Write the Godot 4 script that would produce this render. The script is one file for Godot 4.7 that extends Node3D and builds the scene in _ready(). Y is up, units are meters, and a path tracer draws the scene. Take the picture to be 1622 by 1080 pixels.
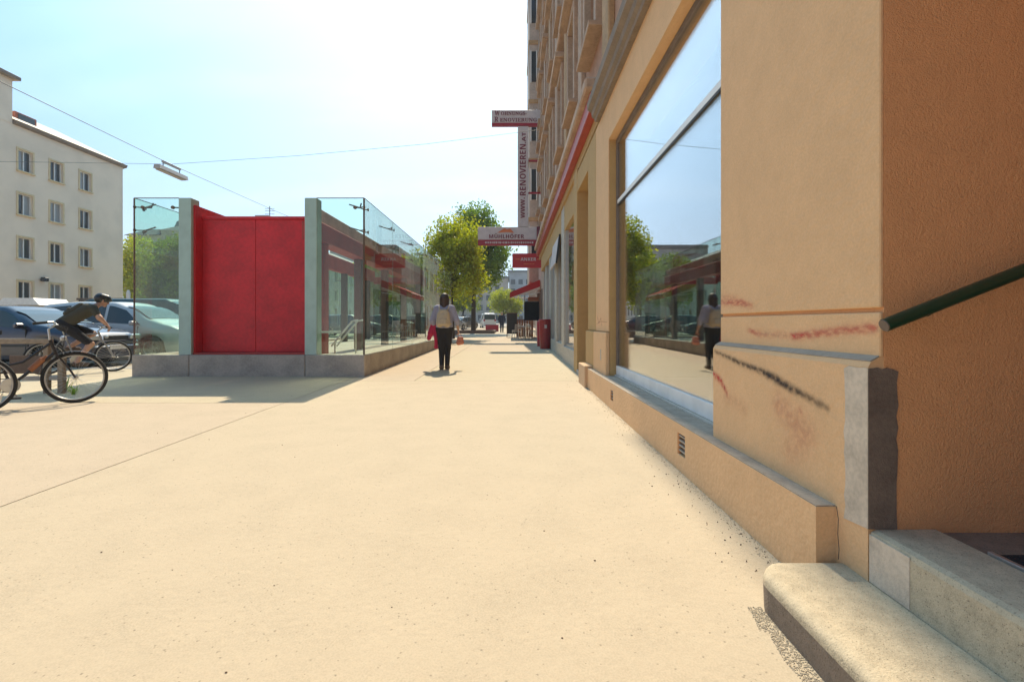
extends Node3D
# A sunlit pavement beside an old town building, a glass entrance pavilion, parked bicycles and cars.
# d is the distance ahead of the camera along the street (z = -d); the street climbs gently.
const SLOPE := 0.008
var rng := RandomNumberGenerator.new()
var counts := {}
var M := {}
var mesh_cache := {}

func gy(d: float) -> float:
	return SLOPE * d
func V(x: float, y: float, d: float) -> Vector3:
	return Vector3(x, y, -d)

# ---------------------------------------------------------------- mesh builder
class MB:
	var v := PackedVector3Array()
	var n := PackedVector3Array()
	var uv := PackedVector2Array()
	var has_uv := false
	func tri(a: Vector3, b: Vector3, c: Vector3, out: Vector3) -> void:
		var nn := (b - a).cross(c - a).normalized()
		if nn.dot(out) > 0.0:
			v.append(a); v.append(c); v.append(b)
		else:
			nn = -nn
			v.append(a); v.append(b); v.append(c)
		for i in 3: n.append(nn)
	func quad(a: Vector3, b: Vector3, c: Vector3, d: Vector3, out: Vector3) -> void:
		tri(a, b, c, out)
		tri(a, c, d, out)
	func quad_uv(a: Vector3, b: Vector3, c: Vector3, d: Vector3, out: Vector3) -> void:
		has_uv = true
		var m := {a: Vector2(0, 1), b: Vector2(1, 1), c: Vector2(1, 0), d: Vector2(0, 0)}
		var at := v.size()
		quad(a, b, c, d, out)
		for i in range(at, v.size()): uv.append(m[v[i]])
	func stri(a: Vector3, b: Vector3, c: Vector3, na: Vector3, nb: Vector3, nc: Vector3) -> void:
		if (b - a).cross(c - a).dot(na + nb + nc) > 0.0:
			v.append(a); v.append(c); v.append(b)
			n.append(na); n.append(nc); n.append(nb)
		else:
			v.append(a); v.append(b); v.append(c)
			n.append(na); n.append(nb); n.append(nc)
	func box(c: Vector3, s: Vector3, b := 0.0) -> void:
		var h := s * 0.5
		if b <= 0.0 or b * 2.5 > minf(s.x, minf(s.y, s.z)):
			for ax in 3:
				for sg in [-1.0, 1.0]:
					var o := Vector3.ZERO; o[ax] = sg
					var i := (ax + 1) % 3
					var j := (ax + 2) % 3
					var q := []
					for k in [[-1, -1], [1, -1], [1, 1], [-1, 1]]:
						var p := c; p[ax] += sg * h[ax]; p[i] += k[0] * h[i]; p[j] += k[1] * h[j]
						q.append(p)
					quad(q[0], q[1], q[2], q[3], o)
			return
		var cv := func(sg: Vector3, ax: int) -> Vector3:
			var p := Vector3(sg.x * (h.x - b), sg.y * (h.y - b), sg.z * (h.z - b))
			p[ax] = sg[ax] * h[ax]
			return c + p
		for ax in 3:
			var i := (ax + 1) % 3
			var j := (ax + 2) % 3
			for sg in [-1.0, 1.0]:
				var q := []
				for k in [[-1, -1], [1, -1], [1, 1], [-1, 1]]:
					var s3 := Vector3.ZERO; s3[ax] = sg; s3[i] = k[0]; s3[j] = k[1]
					q.append(cv.call(s3, ax))
				var o := Vector3.ZERO; o[ax] = sg
				quad(q[0], q[1], q[2], q[3], o)
			for a in [-1.0, 1.0]:
				for bb in [-1.0, 1.0]:
					var s0 := Vector3.ZERO; s0[ax] = -1; s0[i] = a; s0[j] = bb
					var s1 := s0; s1[ax] = 1
					var o2 := Vector3.ZERO; o2[i] = a; o2[j] = bb
					quad(cv.call(s0, i), cv.call(s1, i), cv.call(s1, j), cv.call(s0, j), o2)
		for a in [-1.0, 1.0]:
			for bb in [-1.0, 1.0]:
				for cc in [-1.0, 1.0]:
					var s4 := Vector3(a, bb, cc)
					tri(cv.call(s4, 0), cv.call(s4, 1), cv.call(s4, 2), s4)
	func tube(pts: Array, r0: float, sides := 8, r1 := -1.0, caps := true) -> void:
		var rads := []
		for i in pts.size():
			rads.append(r0 if r1 < 0.0 else lerpf(r0, r1, float(i) / (pts.size() - 1)))
		tube_r(pts, rads, sides, caps)
	func tube_r(pts: Array, rads: Array, sides := 8, caps := true) -> void:
		var rings := []
		var norms := []
		var up := Vector3.UP
		for i in pts.size():
			var t: Vector3 = (pts[mini(i + 1, pts.size() - 1)] - pts[maxi(i - 1, 0)]).normalized()
			if i == 0:
				up = Vector3.UP if absf(t.y) < 0.9 else Vector3.RIGHT
			var a := t.cross(up).normalized()
			up = a.cross(t).normalized()
			var ring := []
			var rn := []
			for k in sides:
				var an := TAU * k / sides
				var dir := a * cos(an) + up * sin(an)
				ring.append(pts[i] + dir * rads[i]); rn.append(dir)
			rings.append(ring); norms.append(rn)
		for i in pts.size() - 1:
			for k in sides:
				var k2 := (k + 1) % sides
				stri(rings[i][k], rings[i][k2], rings[i + 1][k2], norms[i][k], norms[i][k2], norms[i + 1][k2])
				stri(rings[i][k], rings[i + 1][k2], rings[i + 1][k], norms[i][k], norms[i + 1][k2], norms[i + 1][k])
		if caps:
			for e in [0, pts.size() - 1]:
				var o: Vector3 = (pts[0] - pts[1]) if e == 0 else (pts[-1] - pts[-2])
				for k in sides: tri(pts[e], rings[e][k], rings[e][(k + 1) % sides], o)
	func torus(c: Vector3, axis: Vector3, r: float, tr: float, seg := 40, sides := 8) -> void:
		var a := axis.cross(Vector3.UP if absf(axis.y) < 0.9 else Vector3.RIGHT).normalized()
		var b := axis.cross(a).normalized()
		var pos := func(i: int, k: int) -> Array:
			var an := TAU * i / seg
			var dir := a * cos(an) + b * sin(an)
			var am := TAU * k / sides
			var nn := dir * cos(am) + axis * sin(am)
			return [c + dir * r + nn * tr, nn]
		for i in seg:
			for k in sides:
				var p00: Array = pos.call(i, k)
				var p10: Array = pos.call(i + 1, k)
				var p11: Array = pos.call(i + 1, k + 1)
				var p01: Array = pos.call(i, k + 1)
				stri(p00[0], p10[0], p11[0], p00[1], p10[1], p11[1])
				stri(p00[0], p11[0], p01[0], p00[1], p11[1], p01[1])
	func lathe(c: Vector3, prof: Array, seg := 20, axis := Vector3.UP) -> void:
		# prof: Vector2(radius, along axis)
		var a := axis.cross(Vector3.FORWARD if absf(axis.z) < 0.9 else Vector3.RIGHT).normalized()
		var b := axis.cross(a).normalized()
		for i in prof.size() - 1:
			var p0: Vector2 = prof[i]
			var p1: Vector2 = prof[i + 1]
			var t := (p1 - p0).normalized()
			for k in seg:
				var q := []
				var qn := []
				for e in [[p0, k], [p0, k + 1], [p1, k + 1], [p1, k]]:
					var an: float = TAU * e[1] / seg
					var dir := a * cos(an) + b * sin(an)
					q.append(c + dir * e[0].x + axis * e[0].y)
					qn.append((dir * t.y - axis * t.x).normalized())
				if p0.x > 1e-5: stri(q[0], q[1], q[2], qn[0], qn[1], qn[2])
				if p1.x > 1e-5: stri(q[0], q[2], q[3], qn[0], qn[2], qn[3])
	func grid(p: Array, out_from: Vector3, closed := false) -> void:
		# smooth sheet through a 2D array of points, normals away from out_from's axis point
		var nu := p.size()
		var nv: int = p[0].size()
		var nr := []
		for i in nu:
			var row := []
			for j in nv:
				var du: Vector3 = p[mini(i + 1, nu - 1)][j] - p[maxi(i - 1, 0)][j]
				var dv: Vector3 = p[i][mini(j + 1, nv - 1)] - p[i][maxi(j - 1, 0)]
				var nn := du.cross(dv).normalized()
				if nn.dot(p[i][j] - out_from) < 0.0: nn = -nn
				row.append(nn)
			nr.append(row)
		for i in nu - 1:
			for j in nv - 1:
				stri(p[i][j], p[i + 1][j], p[i + 1][j + 1], nr[i][j], nr[i + 1][j], nr[i + 1][j + 1])
				stri(p[i][j], p[i + 1][j + 1], p[i][j + 1], nr[i][j], nr[i + 1][j + 1], nr[i][j + 1])
	func prism(poly: Array, dir: Vector3) -> void:
		# convex-ish polygon (Vector3 list) pushed along dir
		var c := Vector3.ZERO
		for q in poly: c += q
		c /= poly.size()
		var flat := PackedVector2Array()
		var e0: Vector3 = (poly[1] - poly[0]).normalized()
		var e1 := dir.normalized().cross(e0)
		for q in poly: flat.append(Vector2((q - poly[0]).dot(e0), (q - poly[0]).dot(e1)))
		var idx := Geometry2D.triangulate_polygon(flat)
		for i in range(0, idx.size(), 3):
			tri(poly[idx[i]], poly[idx[i + 1]], poly[idx[i + 2]], -dir)
			tri(poly[idx[i]] + dir, poly[idx[i + 1]] + dir, poly[idx[i + 2]] + dir, dir)
		var area := 0.0
		for i in flat.size():
			var q0 := flat[i]
			var q1 := flat[(i + 1) % flat.size()]
			area += q0.x * q1.y - q1.x * q0.y
		for i in poly.size():
			var a: Vector3 = poly[i]
			var b: Vector3 = poly[(i + 1) % poly.size()]
			var o := (b - a).cross(dir)
			var f0 := flat[i]
			var f1 := flat[(i + 1) % flat.size()]
			var out2 := Vector2(f1.y - f0.y, -(f1.x - f0.x)) * signf(area)
			var out3 := e0 * out2.x + e1 * out2.y
			quad(a, b, b + dir, a + dir, out3 if o != Vector3.ZERO else out3)
	func commit() -> ArrayMesh:
		var arr := []
		arr.resize(Mesh.ARRAY_MAX)
		arr[Mesh.ARRAY_VERTEX] = v
		arr[Mesh.ARRAY_NORMAL] = n
		if has_uv and uv.size() == v.size(): arr[Mesh.ARRAY_TEX_UV] = uv
		var m := ArrayMesh.new()
		m.add_surface_from_arrays(Mesh.PRIMITIVE_TRIANGLES, arr)
		return m

# ---------------------------------------------------------------- nodes
func numbered(called: String, parent: Node = null) -> String:
	var key := str(parent.get_instance_id() if parent else 0) + called
	counts[key] = counts.get(key, -1) + 1
	return called if counts[key] == 0 else "%s_%03d" % [called, counts[key]]
func thing(called: String, label: String, category: String, at := Vector3.ZERO, turn := 0.0, group := "") -> Node3D:
	var o := Node3D.new()
	o.name = numbered(called)
	add_child(o)
	o.position = at
	o.rotation.y = turn
	o.set_meta("label", label); o.set_meta("category", category)
	if group: o.set_meta("group", group)
	return o
func copy_of(o: Node3D, label: String, at: Vector3, turn := 0.0) -> Node3D:
	var c: Node3D = o.duplicate()
	c.name = numbered(String(o.name))
	add_child(c)
	c.position = at; c.rotation.y = turn
	c.set_meta("label", label)
	return c
func put(parent: Node, called: String, mesh: Mesh, m: Material, at := Vector3.ZERO) -> MeshInstance3D:
	var o := MeshInstance3D.new()
	o.name = numbered(called, parent)
	o.mesh = mesh
	o.material_override = m
	o.position = at
	parent.add_child(o)
	return o
func part(parent: Node, called: String, mb: MB, m: Material, at := Vector3.ZERO) -> MeshInstance3D:
	return put(parent, called, mb.commit(), m, at)
# a mesh given in world coordinates under a thing that only has a position
func wpart(t: Node3D, called: String, mb: MB, m: Material) -> MeshInstance3D:
	return put(t, called, mb.commit(), m, -world_pos(t))
func world_pos(t: Node3D) -> Vector3:
	var p := Vector3.ZERO
	var q: Node = t
	while q != self and q is Node3D:
		p += (q as Node3D).position
		q = q.get_parent()
	return p
func box_mesh(s: Vector3, b := 0.0) -> ArrayMesh:
	var key := "%.4f %.4f %.4f %.4f" % [s.x, s.y, s.z, b]
	if not mesh_cache.has(key):
		var mb := MB.new(); mb.box(Vector3.ZERO, s, b)
		mesh_cache[key] = mb.commit()
	return mesh_cache[key]
func wbox(t: Node3D, called: String, x0: float, x1: float, y0: float, y1: float, d0: float, d1: float, m: Material, b := 0.0) -> MeshInstance3D:
	var s := Vector3(absf(x1 - x0), absf(y1 - y0), absf(d1 - d0))
	return put(t, called, box_mesh(s, b), m, V((x0 + x1) / 2, (y0 + y1) / 2, (d0 + d1) / 2) - world_pos(t))
func structure(o: Node) -> void:
	o.set_meta("kind", "structure")

# ---------------------------------------------------------------- materials
func mat(col: Color, rough := 0.8, metal := 0.0, tex: Texture2D = null, scale := 1.0, bump: Texture2D = null, bump_cm := 0.0) -> StandardMaterial3D:
	var m := StandardMaterial3D.new()
	m.albedo_color = col.linear_to_srgb()
	m.roughness = rough
	m.metallic = metal
	if tex or bump:
		m.uv1_triplanar = true
		m.uv1_world_triplanar = true
		m.uv1_scale = Vector3.ONE * scale
	if tex: m.albedo_texture = tex
	if bump:
		m.heightmap_enabled = true
		m.heightmap_texture = bump
		m.heightmap_scale = bump_cm
	return m
func glass(col: Color, alpha: float) -> StandardMaterial3D:
	var m := StandardMaterial3D.new()
	m.albedo_color = Color(col.r, col.g, col.b).linear_to_srgb()
	m.albedo_color.a = alpha
	m.transparency = BaseMaterial3D.TRANSPARENCY_ALPHA
	m.roughness = 0.0
	m.metallic_specular = 0.5
	return m
func noise(s: int, f: float, oct := 4, type := FastNoiseLite.TYPE_SIMPLEX_SMOOTH) -> FastNoiseLite:
	var nz := FastNoiseLite.new()
	nz.seed = s; nz.frequency = f; nz.noise_type = type
	nz.fractal_type = FastNoiseLite.FRACTAL_FBM if oct > 1 else FastNoiseLite.FRACTAL_NONE
	nz.fractal_octaves = oct
	return nz
# a tone map between lo and hi (linear greys) from seamless noise layers [[seed, freq, octaves, weight], ...] with specks
func tone_tex(size: int, layers: Array, lo: float, hi: float, specks := 0, speck_tone := 0.4, seed_ := 7) -> ImageTexture:
	var imgs := []
	var total := 0.0
	for l in layers:
		imgs.append(noise(l[0], l[1], l[2]).get_seamless_image(size, size))
		total += l[3]
	var im := Image.create(size, size, false, Image.FORMAT_RGB8)
	for y in size:
		for x in size:
			var t := 0.0
			for i in imgs.size(): t += imgs[i].get_pixel(x, y).r * layers[i][3]
			var g := lerpf(lo, hi, t / total)
			im.set_pixel(x, y, Color(g, g, g).linear_to_srgb())
	var r := RandomNumberGenerator.new(); r.seed = seed_
	for i in specks:
		var sx := r.randi() % size
		var sy := r.randi() % size
		var k := speck_tone * r.randf_range(0.8, 1.4)
		for a in r.randi_range(1, 2):
			for b in r.randi_range(1, 2):
				im.set_pixel((sx + a) % size, (sy + b) % size, Color(k, k, k).linear_to_srgb())
	return ImageTexture.create_from_image(im)
func height_tex(size: int, s: int, f: float, oct: int) -> ImageTexture:
	var im := noise(s, f, oct).get_seamless_image(size, size)
	im.convert(Image.FORMAT_L8)
	return ImageTexture.create_from_image(im)

func grain_tex(size: int) -> ImageTexture:
	var a := noise(15, 0.45, 2, FastNoiseLite.TYPE_VALUE).get_seamless_image(size, size)
	var b := noise(16, 0.07, 4).get_seamless_image(size, size)
	var im := Image.create(size, size, false, Image.FORMAT_L8)
	for y in size:
		for x in size:
			var g := a.get_pixel(x, y).r * 0.6 + b.get_pixel(x, y).r * 0.4
			im.set_pixel(x, y, Color(g, g, g))
	return ImageTexture.create_from_image(im)

func make_materials() -> void:
	var fine := height_tex(512, 3, 0.09, 4)
	var rough_h := height_tex(512, 5, 0.16, 3)
	var grain_h := grain_tex(512)
	var speck := tone_tex(512, [[11, 0.25, 2, 1.0], [12, 0.012, 4, 1.4]], 0.78, 1.05, 500, 0.5)
	var plaster := tone_tex(512, [[21, 0.30, 3, 1.6], [22, 0.01, 5, 0.7], [23, 0.04, 3, 0.5]], 0.76, 1.06)
	var stone := tone_tex(512, [[31, 0.34, 3, 1.6], [32, 0.018, 5, 1.0], [33, 0.07, 3, 0.6]], 0.42, 1.28, 2200, 0.3)
	var grime := tone_tex(512, [[41, 0.008, 5, 1.0], [42, 0.06, 4, 0.8]], 0.6, 1.15)
	var soft := tone_tex(256, [[51, 0.02, 4, 1.0]], 0.88, 1.06)
	var paveT := tone_tex(1024, [[61, 0.4, 2, 1.5], [62, 0.007, 5, 0.42], [63, 0.06, 3, 0.35]], 0.66, 1.24, 2600, 0.48)
	M.pave = mat(Color(0.505, 0.41, 0.285), 0.9, 0, paveT, 0.28, grain_h, 0.28)
	M.pave2 = mat(Color(0.50, 0.40, 0.285), 0.9, 0, paveT, 0.27, grain_h, 0.28)
	M.pave3 = mat(Color(0.505, 0.42, 0.285), 0.9, 0, paveT, 0.29, grain_h, 0.28)
	M.joint = mat(Color(0.16, 0.13, 0.09), 0.95)
	M.asphalt = mat(Color(0.38, 0.33, 0.255), 0.9, 0, speck, 0.4, grain_h, 0.28)
	M.plaster = mat(Color(0.80, 0.49, 0.25), 0.9, 0, plaster, 0.45, fine, 0.35)
	M.plaster_rough = mat(Color(0.78, 0.38, 0.165), 0.95, 0, plaster, 1.4, grain_h, 0.5)
	M.plaster_pale = mat(Color(0.65, 0.43, 0.25), 0.9, 0, plaster, 0.45, fine, 0.3)
	M.plaster_yellow = mat(Color(0.56, 0.35, 0.14), 0.9, 0, plaster, 0.45, fine, 0.3)
	M.cement = mat(Color(0.42, 0.345, 0.265), 0.95, 0, grime, 0.9, grain_h, 0.28)
	M.mortar_dark = mat(Color(0.20, 0.15, 0.115), 0.95, 0, grime, 1.4, grain_h, 0.28)
	M.mortar_pale = mat(Color(0.66, 0.54, 0.41), 0.95, 0, grime, 1.2, grain_h, 0.28)
	M.stone = mat(Color(0.58, 0.475, 0.32), 0.9, 0, stone, 1.3, grain_h, 0.28)
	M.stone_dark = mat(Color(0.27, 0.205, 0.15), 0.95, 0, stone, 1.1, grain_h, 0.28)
	M.stone_pale = mat(Color(0.60, 0.54, 0.45), 0.9, 0, stone, 0.7, grain_h, 0.28)
	M.cornice = mat(Color(0.27, 0.21, 0.16), 0.85, 0, grime, 0.5, fine, 0.3)
	M.facade = mat(Color(0.48, 0.27, 0.17), 0.9, 0, grime, 0.3, fine, 0.3)
	M.facade_trim = mat(Color(0.52, 0.36, 0.25), 0.9, 0, grime, 0.4, fine, 0.3)
	M.facade_orange = mat(Color(0.52, 0.33, 0.17), 0.9, 0, grime, 0.4, fine, 0.3)
	M.facade2 = mat(Color(0.56, 0.45, 0.37), 0.9, 0, grime, 0.25, fine, 0.3)
	M.fascia_red = mat(Color(0.42, 0.06, 0.035), 0.5, 0, soft, 0.6)
	M.white = mat(Color(0.80, 0.79, 0.76), 0.45, 0, soft, 0.8)
	M.dark = mat(Color(0.03, 0.03, 0.032), 0.6)
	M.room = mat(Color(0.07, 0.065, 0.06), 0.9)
	M.rubber = mat(Color(0.018, 0.018, 0.018), 0.75)
	M.steel = mat(Color(0.55, 0.56, 0.56), 0.3, 1.0)
	M.alu = mat(Color(0.45, 0.45, 0.44), 0.4, 0.8)
	M.green_rail = mat(Color(0.012, 0.045, 0.022), 0.28)
	M.pave_glass = glass(Color(0.76, 0.92, 0.82), 0.0)
	M.pave_glass.refraction_enabled = true
	M.pave_glass.refraction_scale = 0.05
	M.glass_edge = glass(Color(0.10, 0.30, 0.24), 0.55)
	M.shop_glass = glass(Color(0.05, 0.06, 0.06), 0.02)
	M.added_mirror_film = StandardMaterial3D.new()  # part-mirror layer, added to brighten what the shop window reflects
	var clear := Image.create(4, 4, false, Image.FORMAT_RGBA8)
	clear.fill(Color(0.93, 0.95, 0.96, 0.28))
	M.added_mirror_film.albedo_texture = ImageTexture.create_from_image(clear)
	M.added_mirror_film.transparency = BaseMaterial3D.TRANSPARENCY_ALPHA
	M.added_mirror_film.metallic = 1.0
	M.added_mirror_film.roughness = 0.0
	M.pillar = mat(Color(0.40, 0.56, 0.51), 0.25, 0, soft, 0.7)
	M.red_door = mat(Color(0.68, 0.02, 0.03), 0.5, 0, grime, 0.35, fine, 0.05)
	M.red_beam = mat(Color(0.48, 0.06, 0.045), 0.6, 0, grime, 0.4)
	M.pink_beam = mat(Color(0.72, 0.50, 0.44), 0.7, 0, grime, 0.4)
	M.col_dark = mat(Color(0.14, 0.115, 0.09), 0.6, 0, grime, 0.5)
	M.concrete = mat(Color(0.48, 0.425, 0.375), 0.9, 0, grime, 0.6, fine, 0.2)
	M.concrete2 = mat(Color(0.43, 0.38, 0.32), 0.9, 0, grime, 0.5, fine, 0.2)
	M.wall_cream = mat(Color(0.86, 0.72, 0.555), 0.9, 0, soft, 0.08, fine, 0.3)
	M.wall_cream2 = mat(Color(0.84, 0.73, 0.58), 0.9, 0, soft, 0.1, fine, 0.3)
	M.surround = mat(Color(0.72, 0.57, 0.34), 0.9, 0, soft, 0.5)
	M.wall_grey = mat(Color(0.50, 0.47, 0.40), 0.9, 0, grime, 0.1)
	M.wall_far = mat(Color(0.46, 0.47, 0.47), 0.9, 0, grime, 0.06)
	M.wall_far2 = mat(Color(0.56, 0.50, 0.42), 0.9, 0, grime, 0.08)
	M.roof = mat(Color(0.17, 0.10, 0.075), 0.9, 0, grime, 0.3)
	M.roof_grey = mat(Color(0.20, 0.19, 0.18), 0.8, 0, grime, 0.3)
	M.brick_red = mat(Color(0.32, 0.11, 0.07), 0.9, 0, grime, 0.6)
	M.brown_wall = mat(Color(0.17, 0.115, 0.085), 0.9, 0, grime, 0.4)
	M.win = mat(Color(0.05, 0.055, 0.06), 0.04)
	M.win_pale = mat(Color(0.30, 0.31, 0.31), 0.08)
	M.curtain = mat(Color(0.55, 0.52, 0.47), 0.9)
	M.bin = mat(Color(0.34, 0.022, 0.03), 0.35, 0, grime, 1.2)
	M.sign_white = mat(Color(0.66, 0.58, 0.56), 0.5, 0, soft, 0.7)
	M.sign_red = mat(Color(0.36, 0.02, 0.04), 0.45)
	M.sign_red2 = mat(Color(0.52, 0.025, 0.03), 0.45)
	M.sign_dark = mat(Color(0.20, 0.03, 0.05), 0.5)
	M.sign_orange = mat(Color(0.72, 0.20, 0.07), 0.5)
	M.awning = mat(Color(0.50, 0.03, 0.028), 0.85, 0, soft, 2.0)
	M.awning.backlight_enabled = true
	M.awning.backlight = Color(0.4, 0.03, 0.02)
	M.awning_cream = mat(Color(0.66, 0.55, 0.44), 0.85)
	M.bark = mat(Color(0.075, 0.055, 0.038), 0.95, 0, stone, 1.5, rough_h, 1.5)
	M.weed = leafmat(Color(0.16, 0.26, 0.04), Color(0.35, 0.5, 0.06))
	M.leaf_yellow = leafmat(Color(0.42, 0.46, 0.06), Color(0.92, 1.0, 0.13))
	M.leaf_green = leafmat(Color(0.25, 0.34, 0.075), Color(0.78, 0.95, 0.22))
	M.leaf_mid = leafmat(Color(0.27, 0.34, 0.045), Color(0.85, 0.95, 0.12))
	M.litter = mat(Color(0.13, 0.09, 0.06), 0.95)
	M.grit = mat(Color(0.50, 0.41, 0.29), 0.95, 0, stone, 2.0)
	M.mat_black = mat(Color(0.012, 0.012, 0.013), 0.95, 0, null, 1.0, rough_h, 0.6)
	M.wire = mat(Color(0.10, 0.10, 0.10), 0.6)
	M.lamp = mat(Color(0.42, 0.40, 0.38), 0.5)
	M.wood = mat(Color(0.36, 0.28, 0.20), 0.85, 0, grime, 3.0)
	M.skin = mat(Color(0.52, 0.30, 0.21), 0.6)
	M.hair = mat(Color(0.05, 0.028, 0.02), 0.55)
	M.shirt = mat(Color(0.36, 0.36, 0.47), 0.9, 0, speck, 4.0)
	M.trousers = mat(Color(0.018, 0.017, 0.02), 0.9)
	M.navy = mat(Color(0.025, 0.03, 0.055), 0.9)
	M.backpack = mat(Color(0.56, 0.45, 0.31), 0.9, 0, speck, 4.0)
	M.crimson = mat(Color(0.46, 0.02, 0.07), 0.85)
	M.olive = mat(Color(0.075, 0.068, 0.045), 0.9, 0, speck, 4.0)
	M.helmet = mat(Color(0.02, 0.02, 0.022), 0.3)
	M.shoe = mat(Color(0.12, 0.085, 0.065), 0.8)
	M.bike_black = mat(Color(0.02, 0.018, 0.02), 0.3)
	M.bike_red = mat(Color(0.42, 0.03, 0.045), 0.35)
	M.bike_grey = mat(Color(0.30, 0.30, 0.31), 0.4)
	M.tan = mat(Color(0.33, 0.13, 0.055), 0.6)
	M.orange = mat(Color(0.55, 0.20, 0.12), 0.7)
	M.tail = mat(Color(0.35, 0.01, 0.01), 0.15)
	M.headlamp = mat(Color(0.6, 0.62, 0.63), 0.08, 0.3)
	M.car_glass = mat(Color(0.035, 0.05, 0.048), 0.03)
	M.car_glass.metallic_specular = 0.7

func leafmat(c: Color, b: Color) -> StandardMaterial3D:
	var m := mat(c, 0.55)
	m.vertex_color_use_as_albedo = true
	m.backlight_enabled = true
	m.backlight = b.linear_to_srgb()
	return m

func paint(c: Color, metal := 0.0) -> StandardMaterial3D:
	var m := mat(c, 0.35, metal)
	m.clearcoat_enabled = true
	m.clearcoat = 1.0
	m.clearcoat_roughness = 0.04
	return m

# ---------------------------------------------------------------- sky, sun, camera
const SUN_EL := 49.5
const SUN_AZ := -2.0   # degrees to the left of straight ahead
func sun_dir() -> Vector3:
	var e := deg_to_rad(SUN_EL)
	var a := deg_to_rad(SUN_AZ)
	return Vector3(sin(a) * cos(e), sin(e), -cos(a) * cos(e))
func make_sky() -> Sky:
	var w := 1024
	var h := 512
	var im := Image.create(w, h, false, Image.FORMAT_RGBF)
	var sd := sun_dir()
	var cl := noise(77, 1.6, 5)
	for y in h:
		var th := PI * (y + 0.5) / h
		for x in w:
			var ph := TAU * (x + 0.5) / w
			var dir := Vector3(sin(th) * sin(ph), cos(th), -sin(th) * cos(ph))
			var up := maxf(dir.y, 0.0)
			var ang := rad_to_deg(acos(clampf(dir.dot(sd), -1, 1)))
			var c := Color(0.07, 0.15, 0.30)
			c += Color(0.05, 0.38, 0.66) * exp(-pow(ang / 75.0, 2.0))
			c += Color(1.1, 1.05, 0.95) * exp(-pow(ang / 36.0, 2.2)) * (1.0 - 0.3 * up * up)
			c += Color(0.75, 0.60, 0.42) * pow(1.0 - up, 4.0)
			var q := dir / maxf(up + 0.25, 0.25)
			var wisp := smoothstep(0.05, 0.6, cl.get_noise_3d(q.x * 0.6, q.y * 0.9, q.z * 1.5))
			c += Color(0.08, 0.07, 0.05) * wisp * exp(-pow(ang / 80.0, 2.0))
			im.set_pixel(x, y, c)
	var pm := PanoramaSkyMaterial.new()
	pm.panorama = ImageTexture.create_from_image(im)
	var s := Sky.new()
	s.sky_material = pm
	return s

func _ready() -> void:
	rng.seed = 20240501
	# camera: shifted lens, held level
	var cam := Camera3D.new()
	cam.name = "camera"
	cam.projection = Camera3D.PROJECTION_FRUSTUM
	cam.near = 0.05
	cam.far = 900.0
	cam.size = 1080.0 / 766.0 * cam.near
	cam.frustum_offset = Vector2(0, -28.0 / 766.0 * cam.near)
	cam.position = Vector3(0, 1.13, 0)
	add_child(cam)
	cam.current = true
	var we := WorldEnvironment.new()
	we.name = "environment"
	var env := Environment.new()
	env.background_mode = Environment.BG_SKY
	env.sky = make_sky()
	env.background_energy_multiplier = 1.0
	env.tonemap_mode = Environment.TONE_MAPPER_LINEAR
	env.tonemap_exposure = 1.26
	env.sdfgi_enabled = true
	env.ssao_enabled = true
	env.ssil_enabled = true
	env.fog_enabled = true
	env.fog_density = 0.0010
	env.fog_light_color = Color(0.86, 0.93, 1.0)
	we.environment = env
	add_child(we)
	var sun := DirectionalLight3D.new()
	sun.name = "sun"
	sun.light_energy = 1.6
	sun.light_color = Color(1.0, 0.94, 0.83)
	sun.light_angular_distance = 0.7
	sun.shadow_enabled = true
	add_child(sun)
	sun.look_at_from_position(sun_dir() * 100.0, Vector3.ZERO, Vector3.UP)
	make_materials()
	build_ground()
	build_near_building()
	build_shop_front()
	build_upper_facade()
	build_second_building()
	build_pavilion()
	build_left_building()
	build_far_buildings()
	build_trees()
	build_signs()
	build_cafe()
	build_street_things()
	build_cars()
	build_bikes()
	build_people()
	build_litter()

# ---------------------------------------------------------------- ground
func slab_mesh(x0: float, x1: float, d0: float, d1: float, lift: float, thick: float) -> MB:
	var mb := MB.new()
	var nx := maxi(1, int((x1 - x0) / 8.0))
	var nd := maxi(1, int((d1 - d0) / 8.0))
	for i in nx:
		for j in nd:
			var a := lerpf(x0, x1, float(i) / nx)
			var b := lerpf(x0, x1, float(i + 1) / nx)
			var e := lerpf(d0, d1, float(j) / nd)
			var f := lerpf(d0, d1, float(j + 1) / nd)
			mb.quad(V(a, gy(e) + lift, e), V(b, gy(e) + lift, e), V(b, gy(f) + lift, f), V(a, gy(f) + lift, f), Vector3.UP)
	if thick > 0.0:
		var c := [V(x0, gy(d0) + lift, d0), V(x1, gy(d0) + lift, d0), V(x1, gy(d1) + lift, d1), V(x0, gy(d1) + lift, d1)]
		var mid: Vector3 = (c[0] + c[2]) * 0.5
		for i in 4:
			var p: Vector3 = c[i]
			var q: Vector3 = c[(i + 1) % 4]
			var dn := Vector3(0, -thick, 0)
			mb.quad(p, q, q + dn, p + dn, (p + q) * 0.5 - mid)
	return mb
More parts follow.
